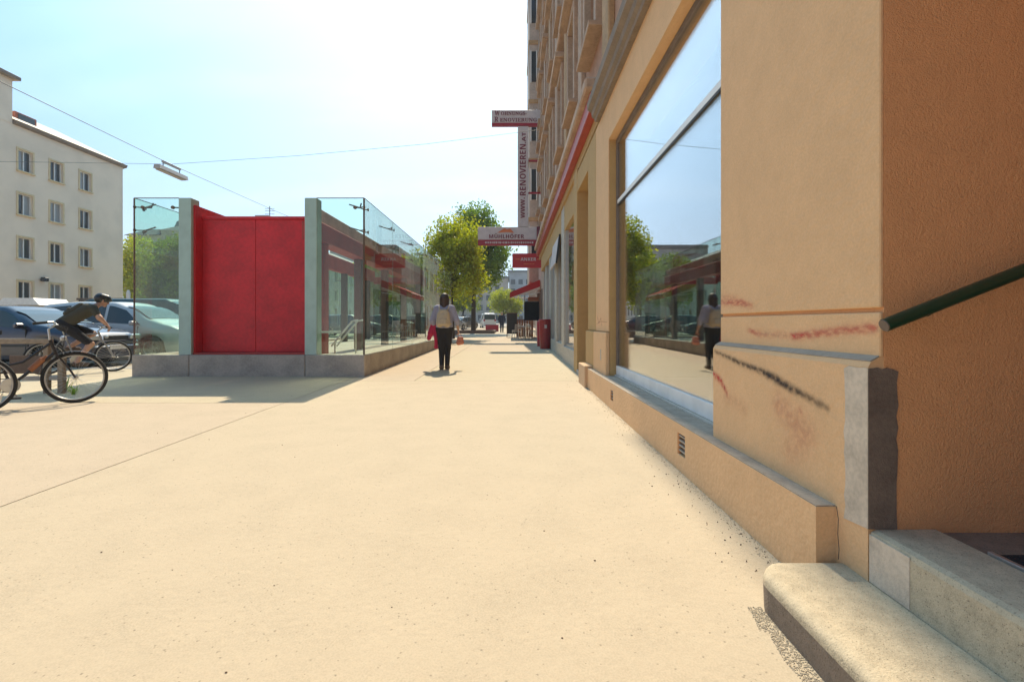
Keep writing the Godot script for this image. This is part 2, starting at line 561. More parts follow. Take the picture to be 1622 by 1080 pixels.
func build_ground() -> void:
	var gr := part(self, "ground", slab_mesh(-320, 320, -60, 560, -0.034, 0.0), M.joint)
	structure(gr)
	var rd := part(self, "road", slab_mesh(-60, -8.2, 11.2, 230, -0.026, 0.02), M.asphalt)
	structure(rd)
	var rd2 := part(self, "road", slab_mesh(-8.2, 40, 64, 230, -0.026, 0.02), M.asphalt)
	structure(rd2)
	var pv := Node3D.new()
	pv.name = "pavement"
	add_child(pv)
	structure(pv)
	var q := 0.005
	var slabs := [[-60.0, -3.09, -14.0, 6.55, "pave2"], [-3.09, 1.8, -14.0, 8.9, "pave"], [-60.0, -3.09, 6.55, 11.2, "pave3"], [-3.09, -1.80, 8.9, 17.5, "pave2"], [-1.80, 1.8, 8.9, 17.5, "pave3"],
		[-8.2, -3.09, 11.2, 26.0, "pave3"], [-3.09, -1.80, 17.5, 30.0, "pave"], [-1.80, 2.2, 17.5, 30.0, "pave2"], [-8.2, -3.09, 26.0, 64.0, "pave2"], [-3.09, 2.2, 30.0, 64.0, "pave"], [2.2, 40.0, 36.0, 64.0, "pave2"]]
	for s in slabs:
		part(pv, "slab", slab_mesh(s[0] + q, s[1] - q, s[2] + q, s[3] - q, 0.0, 0.03), M[s[4]])
	var kb := thing("kerb", "long pale stone kerb along the road edge behind the bicycles", "kerb", V(-34, gy(11.2), 11.2))
	for i in 8:
		wbox(kb, "kerb_stone", -24.2 + i * 2.0, -22.22 + i * 2.0, gy(11.2) - 0.02, gy(11.2) + 0.012, 11.1, 11.3, M.stone_pale, 0.004)

# ---------------------------------------------------------------- walls with openings
func wall_face(mb: MB, o: Vector3, u: Vector3, n: Vector3, w: float, h: float, openings: Array, depth: float) -> void:
	var us := [0.0, w]
	var vs := [0.0, h]
	for r in openings:
		us.append(r[0]); us.append(r[1]); vs.append(r[2]); vs.append(r[3])
	us.sort(); vs.sort()
	for i in us.size() - 1:
		if us[i + 1] - us[i] < 1e-4: continue
		for j in vs.size() - 1:
			if vs[j + 1] - vs[j] < 1e-4: continue
			var cu: float = (us[i] + us[i + 1]) * 0.5
			var cv: float = (vs[j] + vs[j + 1]) * 0.5
			var inside := false
			for r in openings:
				if cu > r[0] and cu < r[1] and cv > r[2] and cv < r[3]: inside = true
			if inside: continue
			mb.quad(o + u * us[i] + Vector3.UP * vs[j], o + u * us[i + 1] + Vector3.UP * vs[j], o + u * us[i + 1] + Vector3.UP * vs[j + 1], o + u * us[i] + Vector3.UP * vs[j + 1], n)
	var back := -n * depth
	for r in openings:
		var a: Vector3 = o + u * r[0] + Vector3.UP * r[2]
		var b: Vector3 = o + u * r[1] + Vector3.UP * r[2]
		var c: Vector3 = o + u * r[1] + Vector3.UP * r[3]
		var d: Vector3 = o + u * r[0] + Vector3.UP * r[3]
		mb.quad(a, b, b + back, a + back, Vector3.UP)
		mb.quad(d, c, c + back, d + back, Vector3.DOWN)
		mb.quad(a, d, d + back, a + back, u)
		mb.quad(b, c, c + back, b + back, -u)
# a casement window as one part with sub-parts, set into an opening; at = middle of the opening on the wall face
func casement(t: Node3D, at: Vector3, n: Vector3, w: float, h: float, depth: float, surround: float, frame_m: Material, sur_m: Material, kind := 0) -> Node3D:
	var win := Node3D.new()
	win.name = numbered("window", t)
	t.add_child(win)
	win.position = at - world_pos(t)
	win.rotation.y = atan2(n.x, n.z)
	var key := "win %.3f %.3f %.3f %.3f %d" % [w, h, depth, surround, kind]
	if not mesh_cache.has(key):
		var f := MB.new()
		var fr := 0.06
		for s in [-1, 1]:
			f.box(Vector3(s * (w / 2 - fr / 2), 0, -depth + 0.03), Vector3(fr, h, 0.06))
			f.box(Vector3(0, s * (h / 2 - fr / 2), -depth + 0.03), Vector3(w - 2 * fr, fr, 0.06))
		f.box(Vector3(0, 0, -depth + 0.035), Vector3(0.07, h - 2 * fr, 0.07))
		if kind == 1: f.box(Vector3(0, h * 0.2, -depth + 0.03), Vector3(w - 2 * fr, 0.06, 0.055))
		var p := MB.new()
		p.box(Vector3(w / 4, 0, -depth - 0.01), Vector3(w / 2 - 0.1, h - 0.1, 0.02))
		var sr := MB.new()
		if surround > 0.0:
			var pr := 0.05 if kind == 0 else 0.14
			for s in [-1, 1]:
				sr.box(Vector3(s * (w / 2 + surround / 2 + 0.002), 0, pr / 2 - 0.01), Vector3(surround, h, pr), 0.008)
			sr.box(Vector3(0, h / 2 + surround / 2 + 0.002, pr / 2 - 0.008), Vector3(w + 2 * surround, surround, pr), 0.008)
			if kind == 1:
				sr.box(Vector3(0, h / 2 + surround + 0.14, 0.15), Vector3(w + 2 * surround + 0.25, 0.16, 0.34), 0.02)
				sr.box(Vector3(0, h / 2 + surround + 0.04, 0.1), Vector3(w + 2 * surround + 0.1, 0.04, 0.22))
		var sl := MB.new()
		sl.box(Vector3(0, -h / 2 - 0.05, 0.04 if kind == 0 else 0.1), Vector3(w + 2 * surround + 0.06, 0.09, 0.16 if kind == 0 else 0.3), 0.01)
		mesh_cache[key] = [f.commit(), p.commit(), sr.commit() if surround > 0.0 else null, sl.commit()]
	var ms: Array = mesh_cache[key]
	put(win, "frame", ms[0], frame_m)
	var pick := int(absf(at.y * 7.3 + at.z * 3.1 + at.x * 1.7))
	put(win, "pane", ms[1], M.win_pale if pick % 4 == 1 else M.win)
	put(win, "pane", ms[1], M.win_pale if pick % 5 < 2 else M.win, Vector3(-w / 2, 0, 0))
	if ms[2]: put(win, "surround", ms[2], sur_m)
	put(win, "sill", ms[3], sur_m)
	return win

# ---------------------------------------------------------------- spray paint on plaster
func spray_tex(w: int, h: int, strokes: Array, s: int) -> StandardMaterial3D:
	var im := Image.create(w, h, false, Image.FORMAT_RGBA8)
	im.fill(Color(0.5, 0.3, 0.2, 0.0))
	var nz := noise(s, 0.06, 4)
	for st in strokes:
		var col: Color = st[0]
		var cs := col.linear_to_srgb()
		var pts: Array = st[1]
		for i in pts.size() - 1:
			var steps := 30
			for k in steps:
				var f := float(k) / steps
				var p := Vector2(lerpf(pts[i][0], pts[i + 1][0], f) * w, lerpf(pts[i][1], pts[i + 1][1], f) * h)
				var r: float = lerpf(pts[i][2], pts[i + 1][2], f) * h
				var al: float = lerpf(pts[i][3], pts[i + 1][3], f)
				for y in range(maxi(0, int(p.y - r * 1.6)), mini(h, int(p.y + r * 1.6) + 1)):
					for x in range(maxi(0, int(p.x - r * 1.6)), mini(w, int(p.x + r * 1.6) + 1)):
						var dd := Vector2(x, y).distance_to(p) / r
						var a := al * exp(-dd * dd * 1.6) * clampf(0.75 + nz.get_noise_2d(x, y) * 0.9, 0.2, 1.0)
						var o := im.get_pixel(x, y)
						if a > o.a: im.set_pixel(x, y, Color(cs.r, cs.g, cs.b, a))
	# keep the paint's own colour under the clear parts
	var m := StandardMaterial3D.new()
	m.albedo_texture = ImageTexture.create_from_image(im)
	m.transparency = BaseMaterial3D.TRANSPARENCY_ALPHA
	m.roughness = 0.85
	return m
# a sheet on a wall that faces -x; u runs from the far end to the near end
func side_sheet(t: Node3D, called: String, x: float, y0: float, y1: float, d_near: float, d_far: float, m: Material) -> void:
	var mb := MB.new()
	mb.quad_uv(V(x, y0, d_far), V(x, y0, d_near), V(x, y1, d_near), V(x, y1, d_far), Vector3.LEFT)
	wpart(t, called, mb, m)

# ---------------------------------------------------------------- the building beside the camera
func build_near_building() -> void:
	var t := thing("town_building", "tan plastered town building with large shop window and graffiti on its pedestal", "building", V(1.5, 0, 4))
	var pl: Material = M.plaster
	# pier between entrance niche and shop window
	wbox(t, "pier_core", 1.392, 6.0, 0.0, 4.3, 1.807, 3.188, M.plaster_rough)
	wbox(t, "plaster_band", 1.378, 1.3935, 1.189, 4.298, 1.8085, 3.19, pl, 0.004)
	wbox(t, "plaster_band", 1.378, 1.3935, 1.004, 1.171, 1.8085, 3.19, pl, 0.004)
	var pd := MB.new()
	pd.prism([V(1.333, 0.02, 1.809), V(1.394, 0.02, 1.809), V(1.394, 1.006, 1.809), V(1.378, 1.004, 1.809), V(1.345, 0.985, 1.809), V(1.333, 0.965, 1.809)], Vector3(0, 0, -1.391))
	wpart(t, "pedestal", pd, pl)
	# hand-trowelled mortar on the corner: its outer edges wander a little
	var jr := RandomNumberGenerator.new(); jr.seed = 12
	var pa := [V(1.3295, 0.362, 1.806)]
	var pb := [V(1.331, 0.362, 1.8025)]
	for i in 15:
		var y := lerpf(0.362, 0.95, i / 14.0)
		pa.append(V(1.3295, y - (0.012 if i == 0 else 0.0), 1.932 + jr.randf_range(-0.006, 0.006)))
		pb.append(V(1.439 + jr.randf_range(-0.005, 0.005), y, 1.8025))
	for i in 6:
		pa.append(V(1.3295, 0.957 + jr.randf_range(-0.004, 0.006), lerpf(1.91, 1.806, i / 5.0)))
		pb.append(V(lerpf(1.42, 1.331, i / 5.0), 0.962 + jr.randf_range(-0.005, 0.004), 1.8025))
	var ma := MB.new(); ma.prism(pa, Vector3(0.004, 0, 0))
	wpart(t, "mortar_corner", ma, M.mortar_pale)
	var mbk := MB.new(); mbk.prism(pb, Vector3(0, 0, -0.0047))
	wpart(t, "mortar_corner", mbk, M.mortar_dark)
	# settlement crack where the plinth meets the pedestal
	var ck := MB.new()
	ck.tube([V(1.3335, 0.38, 1.984), V(1.3335, 0.33, 1.972), V(1.3335, 0.27, 1.976), V(1.3335, 0.21, 1.968), V(1.3335, 0.168, 1.972)], 0.0022, 4)
	wpart(t, "crack", ck, M.dark)
	var cap := MB.new()
	cap.prism([V(1.3445, 0.986, 1.812), V(1.3775, 1.0055, 1.812), V(1.3775, 1.0085, 1.812), V(1.3435, 0.989, 1.812)], Vector3(0, 0, -1.385))
	wpart(t, "pedestal_ledge", cap, M.cement)
	var red := Color(0.62, 0.07, 0.06)
	var pink := Color(0.60, 0.16, 0.11)
	var blk := Color(0.035, 0.03, 0.03)
	var gm := spray_tex(420, 240, [
		[pink, [[0.62, 0.30, 0.10, 0.22], [0.80, 0.42, 0.13, 0.20], [0.70, 0.55, 0.12, 0.14]]],
		[pink, [[0.15, 0.36, 0.06, 0.15], [0.35, 0.40, 0.06, 0.12]]],
		[red, [[0.0, 0.21, 0.028, 0.8], [0.09, 0.25, 0.03, 0.85], [0.16, 0.33, 0.025, 0.6], [0.165, 0.37, 0.02, 0.3]]],
		[red, [[0.76, 0.30, 0.03, 0.3], [0.79, 0.32, 0.02, 0.15]]],
		[blk, [[0.02, 0.02, 0.02, 0.5], [0.18, 0.055, 0.022, 0.62], [0.32, 0.085, 0.026, 0.7], [0.45, 0.105, 0.024, 0.72], [0.52, 0.12, 0.03, 0.85], [0.62, 0.15, 0.034, 0.88], [0.72, 0.185, 0.03, 0.8], [0.78, 0.20, 0.026, 0.65], [0.86, 0.225, 0.03, 0.45], [0.92, 0.24, 0.028, 0.4]]]], 5)
	side_sheet(t, "graffiti", 1.3315, 0.17, 0.965, 1.94, 3.198, gm)
	var gm2 := spray_tex(420, 100, [
		[pink, [[0.40, 0.62, 0.14, 0.3], [0.55, 0.60, 0.14, 0.25]]],
		[red, [[0.28, 0.48, 0.10, 0.5], [0.36, 0.60, 0.13, 0.4], [0.40, 0.66, 0.08, 0.2]]],
		[red, [[0.60, 0.62, 0.14, 0.65], [0.70, 0.55, 0.14, 0.55], [0.85, 0.42, 0.15, 0.45], [0.98, 0.34, 0.15, 0.5]]]], 6)
	side_sheet(t, "graffiti", 1.3765, 1.008, 1.168, 1.813, 3.186, gm2)
	var gm3 := spray_tex(420, 120, [
		[red, [[0.0, 0.52, 0.16, 0.38], [0.10, 0.58, 0.16, 0.5], [0.20, 0.62, 0.15, 0.55], [0.30, 0.78, 0.12, 0.3]]],
		[pink, [[0.0, 0.35, 0.2, 0.2], [0.15, 0.45, 0.18, 0.2]]]], 8)
	side_sheet(t, "graffiti", 1.3765, 1.192, 1.36, 1.83, 3.186, gm3)
	# plinth with two vents
	var vents := [[3.49, 3.65, 0.15, 0.31, 4], [5.98, 6.14, 0.16, 0.29, 3]]
	var d0 := 1.987
	for v in vents:
		wbox(t, "plinth", 1.25, 1.40, -0.08, 0.376, d0, v[0], pl)
		wbox(t, "plinth", 1.25, 1.40, -0.08, v[2], v[0], v[1], pl)
		wbox(t, "plinth", 1.25, 1.40, v[3], 0.376, v[0], v[1], pl)
		d0 = v[1]
		var gv := Node3D.new()
		gv.name = numbered("vent", t)
		t.add_child(gv)
		gv.position = V(1.26, v[2], v[0]) - t.position
		wbox(gv, "backing", 1.33, 1.336, v[2], v[3], v[0], v[1], M.dark)
		var hh: float = v[3] - v[2]
		for e in [[v[0], v[0] + 0.013], [v[1] - 0.013, v[1]]]: wbox(gv, "frame_side", 1.254, 1.27, v[2], v[3], e[0], e[1], M.plaster_rough)
		for k in v[4]:
			wbox(gv, "slat", 1.256, 1.276, v[2] + (k + 0.7) * hh / (v[4] + 0.4), v[2] + (k + 0.7) * hh / (v[4] + 0.4) + 0.012, v[0] + 0.014, v[1] - 0.014, M.cement)
	wbox(t, "plinth", 1.25, 1.40, -0.08, 0.376, d0, 8.0, pl)
	wbox(t, "plinth_cap", 1.2515, 1.379, 0.376, 0.382, 1.989, 3.2, M.cement)
	wbox(t, "plinth_cap", 1.2515, 1.46, 0.376, 0.382, 3.2, 6.88, M.cement)
	wbox(t, "plinth_cap", 1.2515, 1.335, 0.376, 0.382, 6.88, 7.99, M.cement)
	wbox(t, "end_post", 1.20, 1.40, -0.05, 0.425, 8.0, 8.72, M.plaster_pale, 0.012)
	# shop window
	wbox(t, "lintel", 1.378, 1.95, 3.75, 4.3, 3.19, 6.9, pl)
	var w := Node3D.new()
	w.name = "shop_window"
	t.add_child(w)
	w.position = V(1.5, 0.4, 5) - t.position
	wbox(w, "sill", 1.46, 1.60, 0.30, 0.40, 3.189, 6.898, M.stone_pale, 0.006)
	wbox(w, "bottom_rail", 1.485, 1.555, 0.402, 0.53, 3.19, 6.897, M.white, 0.004)
	wbox(w, "side_rail", 1.485, 1.555, 0.532, 3.748, 6.82, 6.897, M.mortar_dark, 0.004)
	wbox(w, "side_rail", 1.485, 1.555, 0.532, 3.748, 3.19, 3.25, M.mortar_dark, 0.004)
	wbox(w, "top_rail", 1.485, 1.555, 3.67, 3.748, 3.252, 6.818, M.mortar_dark, 0.004)
	wbox(w, "transom", 1.487, 1.553, 2.812, 2.872, 3.252, 6.818, M.white, 0.004)
	wbox(w, "transom_seal", 1.486, 1.553, 2.79, 2.811, 3.252, 6.818, M.dark)
	for y in [[0.532, 2.789], [2.873, 3.669]]:
		wbox(w, "pane", 1.500, 1.508, y[0], y[1], 3.252, 6.818, M.shop_glass)
		wbox(w, "added_mirror_film", 1.513, 1.5135, y[0], y[1], 3.252, 6.818, M.added_mirror_film)  # added mirror layer that strengthens the window reflection
		wbox(w, "pane", 1.540, 1.547, y[0], y[1], 3.252, 6.818, M.shop_glass)
		wbox(w, "pane", 1.520, 1.527, y[0], y[1], 3.252, 6.818, M.shop_glass)  # extra pane, added so the window reflects more
	# room behind the glass
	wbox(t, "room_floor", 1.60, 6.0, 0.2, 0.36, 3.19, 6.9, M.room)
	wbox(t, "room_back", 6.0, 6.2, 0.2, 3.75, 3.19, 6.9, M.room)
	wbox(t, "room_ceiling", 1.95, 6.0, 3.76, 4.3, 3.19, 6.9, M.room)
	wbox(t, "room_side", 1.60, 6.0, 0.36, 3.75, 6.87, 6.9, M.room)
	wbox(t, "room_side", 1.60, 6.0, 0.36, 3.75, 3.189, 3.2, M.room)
	# pier beyond the window, two strips with a pedestal
	wbox(t, "pier_core", 1.395, 6.0, -0.05, 4.3, 6.9, 8.75, M.plaster_yellow)
	wbox(t, "plaster_band", 1.378, 1.396, 1.01, 4.3, 6.901, 7.93, pl, 0.005)
	wbox(t, "plaster_band", 1.378, 1.396, 1.01, 4.3, 7.96, 8.749, M.plaster_yellow, 0.005)
	wbox(t, "pedestal", 1.333, 1.396, 0.3, 1.0, 6.901, 7.93, pl, 0.012)
	wbox(t, "pedestal", 1.333, 1.396, 0.3, 1.0, 7.96, 8.749, M.plaster_yellow, 0.012)
	wbox(t, "metal_plate", 1.3305, 1.334, 0.58, 0.74, 7.22, 7.30, M.alu)
	var gm4 := spray_tex(200, 100, [
		[red, [[0.1, 0.2, 0.03, 0.6], [0.25, 0.6, 0.03, 0.7], [0.45, 0.3, 0.03, 0.6], [0.5, 0.75, 0.03, 0.5]]],
		[red, [[0.05, 0.65, 0.025, 0.5], [0.4, 0.5, 0.025, 0.6], [0.95, 0.55, 0.025, 0.5]]]], 9)
	side_sheet(t, "graffiti", 1.3765, 1.02, 1.30, 6.95, 7.9, gm4)
	# house door recess
	wbox(t, "door_panel", 1.86, 1.92, 0.05, 3.5, 8.76, 10.19, M.tan, 0.01)
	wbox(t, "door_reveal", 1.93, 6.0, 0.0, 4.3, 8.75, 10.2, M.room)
	wbox(t, "door_lintel", 1.38, 1.92, 3.9, 4.3, 8.751, 10.199, M.plaster_yellow)
	wbox(t, "door_step", 1.36, 1.86, -0.05, 0.16, 8.752, 10.198, M.stone_pale, 0.01)
	# entrance niche beside the camera
	wbox(t, "niche_wall", 1.392, 6.0, 0.0, 4.3, -2.4, -2.0, M.plaster_rough)
	wbox(t, "niche_back", 3.6, 6.0, 0.0, 3.45, -2.0, 1.807, M.plaster_rough)
	wbox(t, "niche_ceiling", 1.392, 6.0, 3.45, 4.3, -2.0, 1.807, M.plaster_rough)
	wbox(t, "plaster_wall", 1.378, 1.75, 0.0, 4.3, -14.0, -2.4, pl)
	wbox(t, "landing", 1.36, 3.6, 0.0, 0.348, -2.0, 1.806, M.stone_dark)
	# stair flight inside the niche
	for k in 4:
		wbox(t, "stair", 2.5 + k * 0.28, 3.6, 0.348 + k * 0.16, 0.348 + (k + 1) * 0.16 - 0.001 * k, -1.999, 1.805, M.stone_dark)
	# moulded cornice above the shop
	var c := MB.new()
	c.prism([V(1.398, 4.30, 7.62), V(1.31, 4.30, 7.62), V(1.30, 4.34, 7.62), V(1.26, 4.37, 7.62), V(1.25, 4.44, 7.62), V(1.19, 4.48, 7.62), V(1.18, 4.58, 7.62), V(1.398, 4.64, 7.62)], Vector3(0, 0, 21.6))
	wbox(t, "frieze", 1.40, 1.9, 4.302, 5.0, -14.0, 7.625, M.facade)
	wpart(t, "cornice", c, M.cornice)
	# stone step and threshold
	var s := thing("stone_step", "worn pale stone step with a rounded end at the building entrance", "step", V(1.15, 0, 1.0))
	var outline := [Vector2(1.332, -2.0), Vector2(0.972, -2.0)]
	for k in 7:
		var an := PI * 0.5 * k / 6.0
		outline.append(Vector2(0.972 + 0.13 * (1 - cos(an)), 1.84 + 0.13 * sin(an)))
	outline.append(Vector2(1.332, 1.975))
	var ring := func(inset: float, y: float) -> Array:
		var r := []
		var cc := Vector2(1.25, 0.6)
		for i in outline.size():
			var p: Vector2 = outline[i]
			var q := Vector2(minf(p.x + inset, 1.332) if p.x < 1.3 else p.x, minf(p.y, 1.975 - inset) if p.y > 1.8 else p.y)
			r.append(V(q.x, y, q.y))
		return r
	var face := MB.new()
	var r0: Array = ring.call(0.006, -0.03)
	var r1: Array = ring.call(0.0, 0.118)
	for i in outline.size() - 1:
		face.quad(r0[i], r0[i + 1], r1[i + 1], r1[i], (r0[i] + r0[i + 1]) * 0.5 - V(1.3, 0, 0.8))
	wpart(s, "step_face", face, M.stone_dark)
	var tread := MB.new()
	var levels := [[0.0, 0.118], [0.0, 0.138], [0.006, 0.150], [0.016, 0.159], [0.03, 0.164], [0.05, 0.166]]
	var rows := []
	for l in levels: rows.append(ring.call(l[0], l[1]))
	tread.grid(rows, V(1.25, 0.05, 0.7))
	var last: Array = rows[-1]
	for i in range(1, last.size() - 1):
		tread.tri(last[0], last[i], last[i + 1], Vector3.UP)
	wpart(s, "tread", tread, M.stone)
	var th := thing("threshold", "higher stone threshold with chipped pale edge above the rounded step", "threshold", V(1.36, 0.16, 1.0))
	var thm := MB.new()
	thm.prism([V(1.335, 0.10, 1.8035), V(1.335, 0.335, 1.8035), V(1.342, 0.352, 1.8035), V(1.36, 0.36, 1.8035), V(1.58, 0.362, 1.8035), V(1.58, 0.10, 1.8035)], Vector3(0, 0, 3.8))
	wpart(th, "block", thm, M.stone)
	wbox(th, "mortar_patch", 1.3325, 1.336, 0.168, 0.345, 1.62, 1.803, M.mortar_pale, 0.001)
	var dm := thing("doormat", "black doormat lying on the entrance landing", "doormat", V(2.0, 0.349, 0.9))
	wbox(dm, "mat", 1.60, 2.3, 0.349, 0.366, 0.2, 1.60, M.mat_black, 0.004)
	wbox(dm, "rim", 1.583, 1.60, 0.349, 0.372, 0.2, 1.61, M.alu, 0.002)
	var h := thing("handrail", "dark green round handrail on the brown wall of the entrance", "handrail", V(1.31, 1.12, 1.70))
	var hr := MB.new()
	hr.tube([V(1.312, 1.123, 1.70), V(3.2, 1.123 + 1.888 * 0.395, 1.70)], 0.0235, 16)
	wpart(h, "rail", hr, M.green_rail)
	var en := MB.new()
	en.tube([V(1.308, 1.1214, 1.70), V(1.3125, 1.1232, 1.70)], 0.0215, 16)
	wpart(h, "end_cap", en, M.mortar_dark)
	for x in [1.49, 2.5]:
		var y: float = 1.123 + (x - 1.312) * 0.395
		var br := MB.new()
		br.tube([V(x, y - 0.015, 1.705), V(x, y - 0.03, 1.73), V(x, y - 0.035, 1.806)], 0.009, 8)
		wpart(h, "bracket", br, M.green_rail)

# ---------------------------------------------------------------- shop fronts further along
func build_shop_front() -> void:
	var t := thing("shop_row", "row of ground floor shop windows on pale stone plinths beyond the house door", "shop", V(1.5, gy(14), 14))
	wbox(t, "pier", 1.37, 3.0, 0.0, 4.4, 10.2, 10.72, M.plaster_yellow, 0.01)
	wbox(t, "pier", 1.44, 3.0, 0.0, 4.4, 13.4, 14.1, M.stone_pale, 0.01)
	wbox(t, "pier", 1.46, 3.0, 0.0, 4.4, 15.9, 16.6, M.stone_pale, 0.01)
	wbox(t, "pier", 1.48, 3.0, 0.0, 4.4, 18.4, 19.3, M.wall_grey, 0.01)
	wbox(t, "pier", 1.52, 3.0, 0.0, 4.4, 21.4, 22.2, M.wall_grey, 0.01)
	wbox(t, "lintel", 1.45, 3.0, 3.7, 4.4, 10.72, 24.0, M.plaster_yellow)
	var spans := [[10.72, 13.4, 1.43], [14.1, 15.9, 1.47], [16.6, 18.4, 1.49], [19.3, 21.4, 1.52], [22.2, 24.0, 1.54]]
	for s in spans:
		wbox(t, "plinth", s[2] - 0.02, s[2] + 0.3, -0.05, 0.42 + gy(s[0]), s[0] - 0.02 if s[0] < 11 else s[0] + 0.001, s[1] - 0.001, M.stone_pale, 0.008)
		var w := Node3D.new()
		w.name = numbered("shop_window", t)
		t.add_child(w)
		w.position = V(s[2], 0.5, s[0]) - t.position
		var x: float = s[2] + 0.06
		wbox(w, "frame", x, x + 0.06, 0.55, 3.7, s[0] + 0.001, s[0] + 0.08, M.alu)
		wbox(w, "frame", x, x + 0.06, 0.55, 3.7, s[1] - 0.08, s[1] - 0.001, M.alu)
		wbox(w, "frame", x, x + 0.06, 0.5, 0.57, s[0] + 0.081, s[1] - 0.081, M.alu)
		wbox(w, "pane", x + 0.02, x + 0.03, 0.57, 3.7, s[0] + 0.081, s[1] - 0.081, M.shop_glass)
		wbox(w, "backing", x + 0.5, x + 0.55, 0.4, 3.7, s[0] + 0.001, s[1] - 0.001, M.room)
	# posters stuck inside the first shop window
	var cols := [["crimson", 12.9, 1.9, 0.45, 0.6], ["sign_white", 12.9, 1.25, 0.5, 0.55], ["orange", 12.2, 2.4, 0.4, 0.4], ["sign_white", 12.2, 2.9, 0.5, 0.4], ["crimson", 11.5, 1.5, 0.5, 0.5], ["backpack", 11.5, 2.3, 0.4, 0.6], ["weed", 12.55, 2.5, 0.3, 0.3], ["sign_white", 11.0, 1.1, 0.35, 0.6]]
	for c in cols:
		wbox(t, "poster", 1.532, 1.536, c[2] - c[4] / 2, c[2] + c[4] / 2, c[1] - c[3] / 2, c[1] + c[3] / 2, M[c[0]])
	wbox(t, "fascia", 1.26, 1.40, 4.58, 4.86, 7.78, 25.0, M.fascia_red, 0.01)
	wbox(t, "fascia_top", 1.16, 1.46, 4.87, 5.06, 7.70, 25.0, M.facade_trim, 0.03)
	wbox(t, "fascia_back", 1.40, 3.0, 4.401, 4.86, 7.63, 25.0, M.plaster_yellow)
	var hp := thing("shop_board", "tilted white board jutting from the shop front above the stone pilasters", "sign", V(1.40, 3.0, 15.5))
	var hb := MB.new()
	hb.prism([V(1.30, 2.95, 14.4), V(1.34, 2.95, 14.4), V(1.44, 3.75, 14.4), V(1.40, 3.75, 14.4)], Vector3(0, 0, -2.2))
	wpart(hp, "board", hb, M.sign_white)
	var he := MB.new()
	he.prism([V(1.293, 2.92, 14.36), V(1.35, 2.92, 14.36), V(1.455, 3.78, 14.36), V(1.395, 3.78, 14.36)], Vector3(0, 0, -0.038))
	wpart(hp, "frame", he, M.dark)

# ---------------------------------------------------------------- storeys above
func build_upper_facade() -> void:
	var t := thing("upper_storeys", "reddish brown upper storeys with projecting window surrounds above the shops", "facade", V(1.6, 5, 10))
	var op := []
	var floors := [[1.1, 3.2], [5.0, 7.0], [8.8, 10.7], [12.6, 14.4]]
	var ds := []
	var d := 5.9
	while d < 24.0:
		ds.append(d); d += 2.75
	for f in floors:
		for c in ds: op.append([c + 14.0 - 0.52, c + 14.0 + 0.52, f[0], f[1]])
	var mb := MB.new()
	wall_face(mb, V(1.5, 5.0, -14.0), Vector3(0, 0, -1), Vector3.LEFT, 39.0, 19.0, op, 0.24)
	wpart(t, "wall", mb, M.facade)
	wbox(t, "mass", 1.75, 13.0, 4.9, 24.0, -14.0, 25.0, M.room)
	for f in floors:
		for c in ds:
			casement(t, V(1.5, 5.0 + (f[0] + f[1]) / 2, c), Vector3.LEFT, 1.04, f[1] - f[0], 0.16, 0.2, M.white, M.facade_trim, 1)
	for i in ds.size() - 1:
		var m: float = (ds[i] + ds[i + 1]) / 2
		wbox(t, "pilaster", 1.40, 1.51, 5.08, 23.3, m - 0.24, m + 0.24, M.facade_orange if i % 2 == 0 else M.facade_trim, 0.02)
	for y in [8.95, 12.75, 16.6]:
		wbox(t, "string_course", 1.27, 1.505, y, y + 0.16, -14.0, 25.0, M.facade_trim, 0.03)
	var e := MB.new()
	e.prism([V(1.75, 23.3, -14), V(1.30, 23.3, -14), V(1.2, 23.55, -14), V(0.85, 23.7, -14), V(0.47, 23.85, -14), V(0.47, 24.1, -14), V(1.75, 24.3, -14)], Vector3(0, 0, -39.0))
	wpart(t, "eave", e, M.facade_trim)

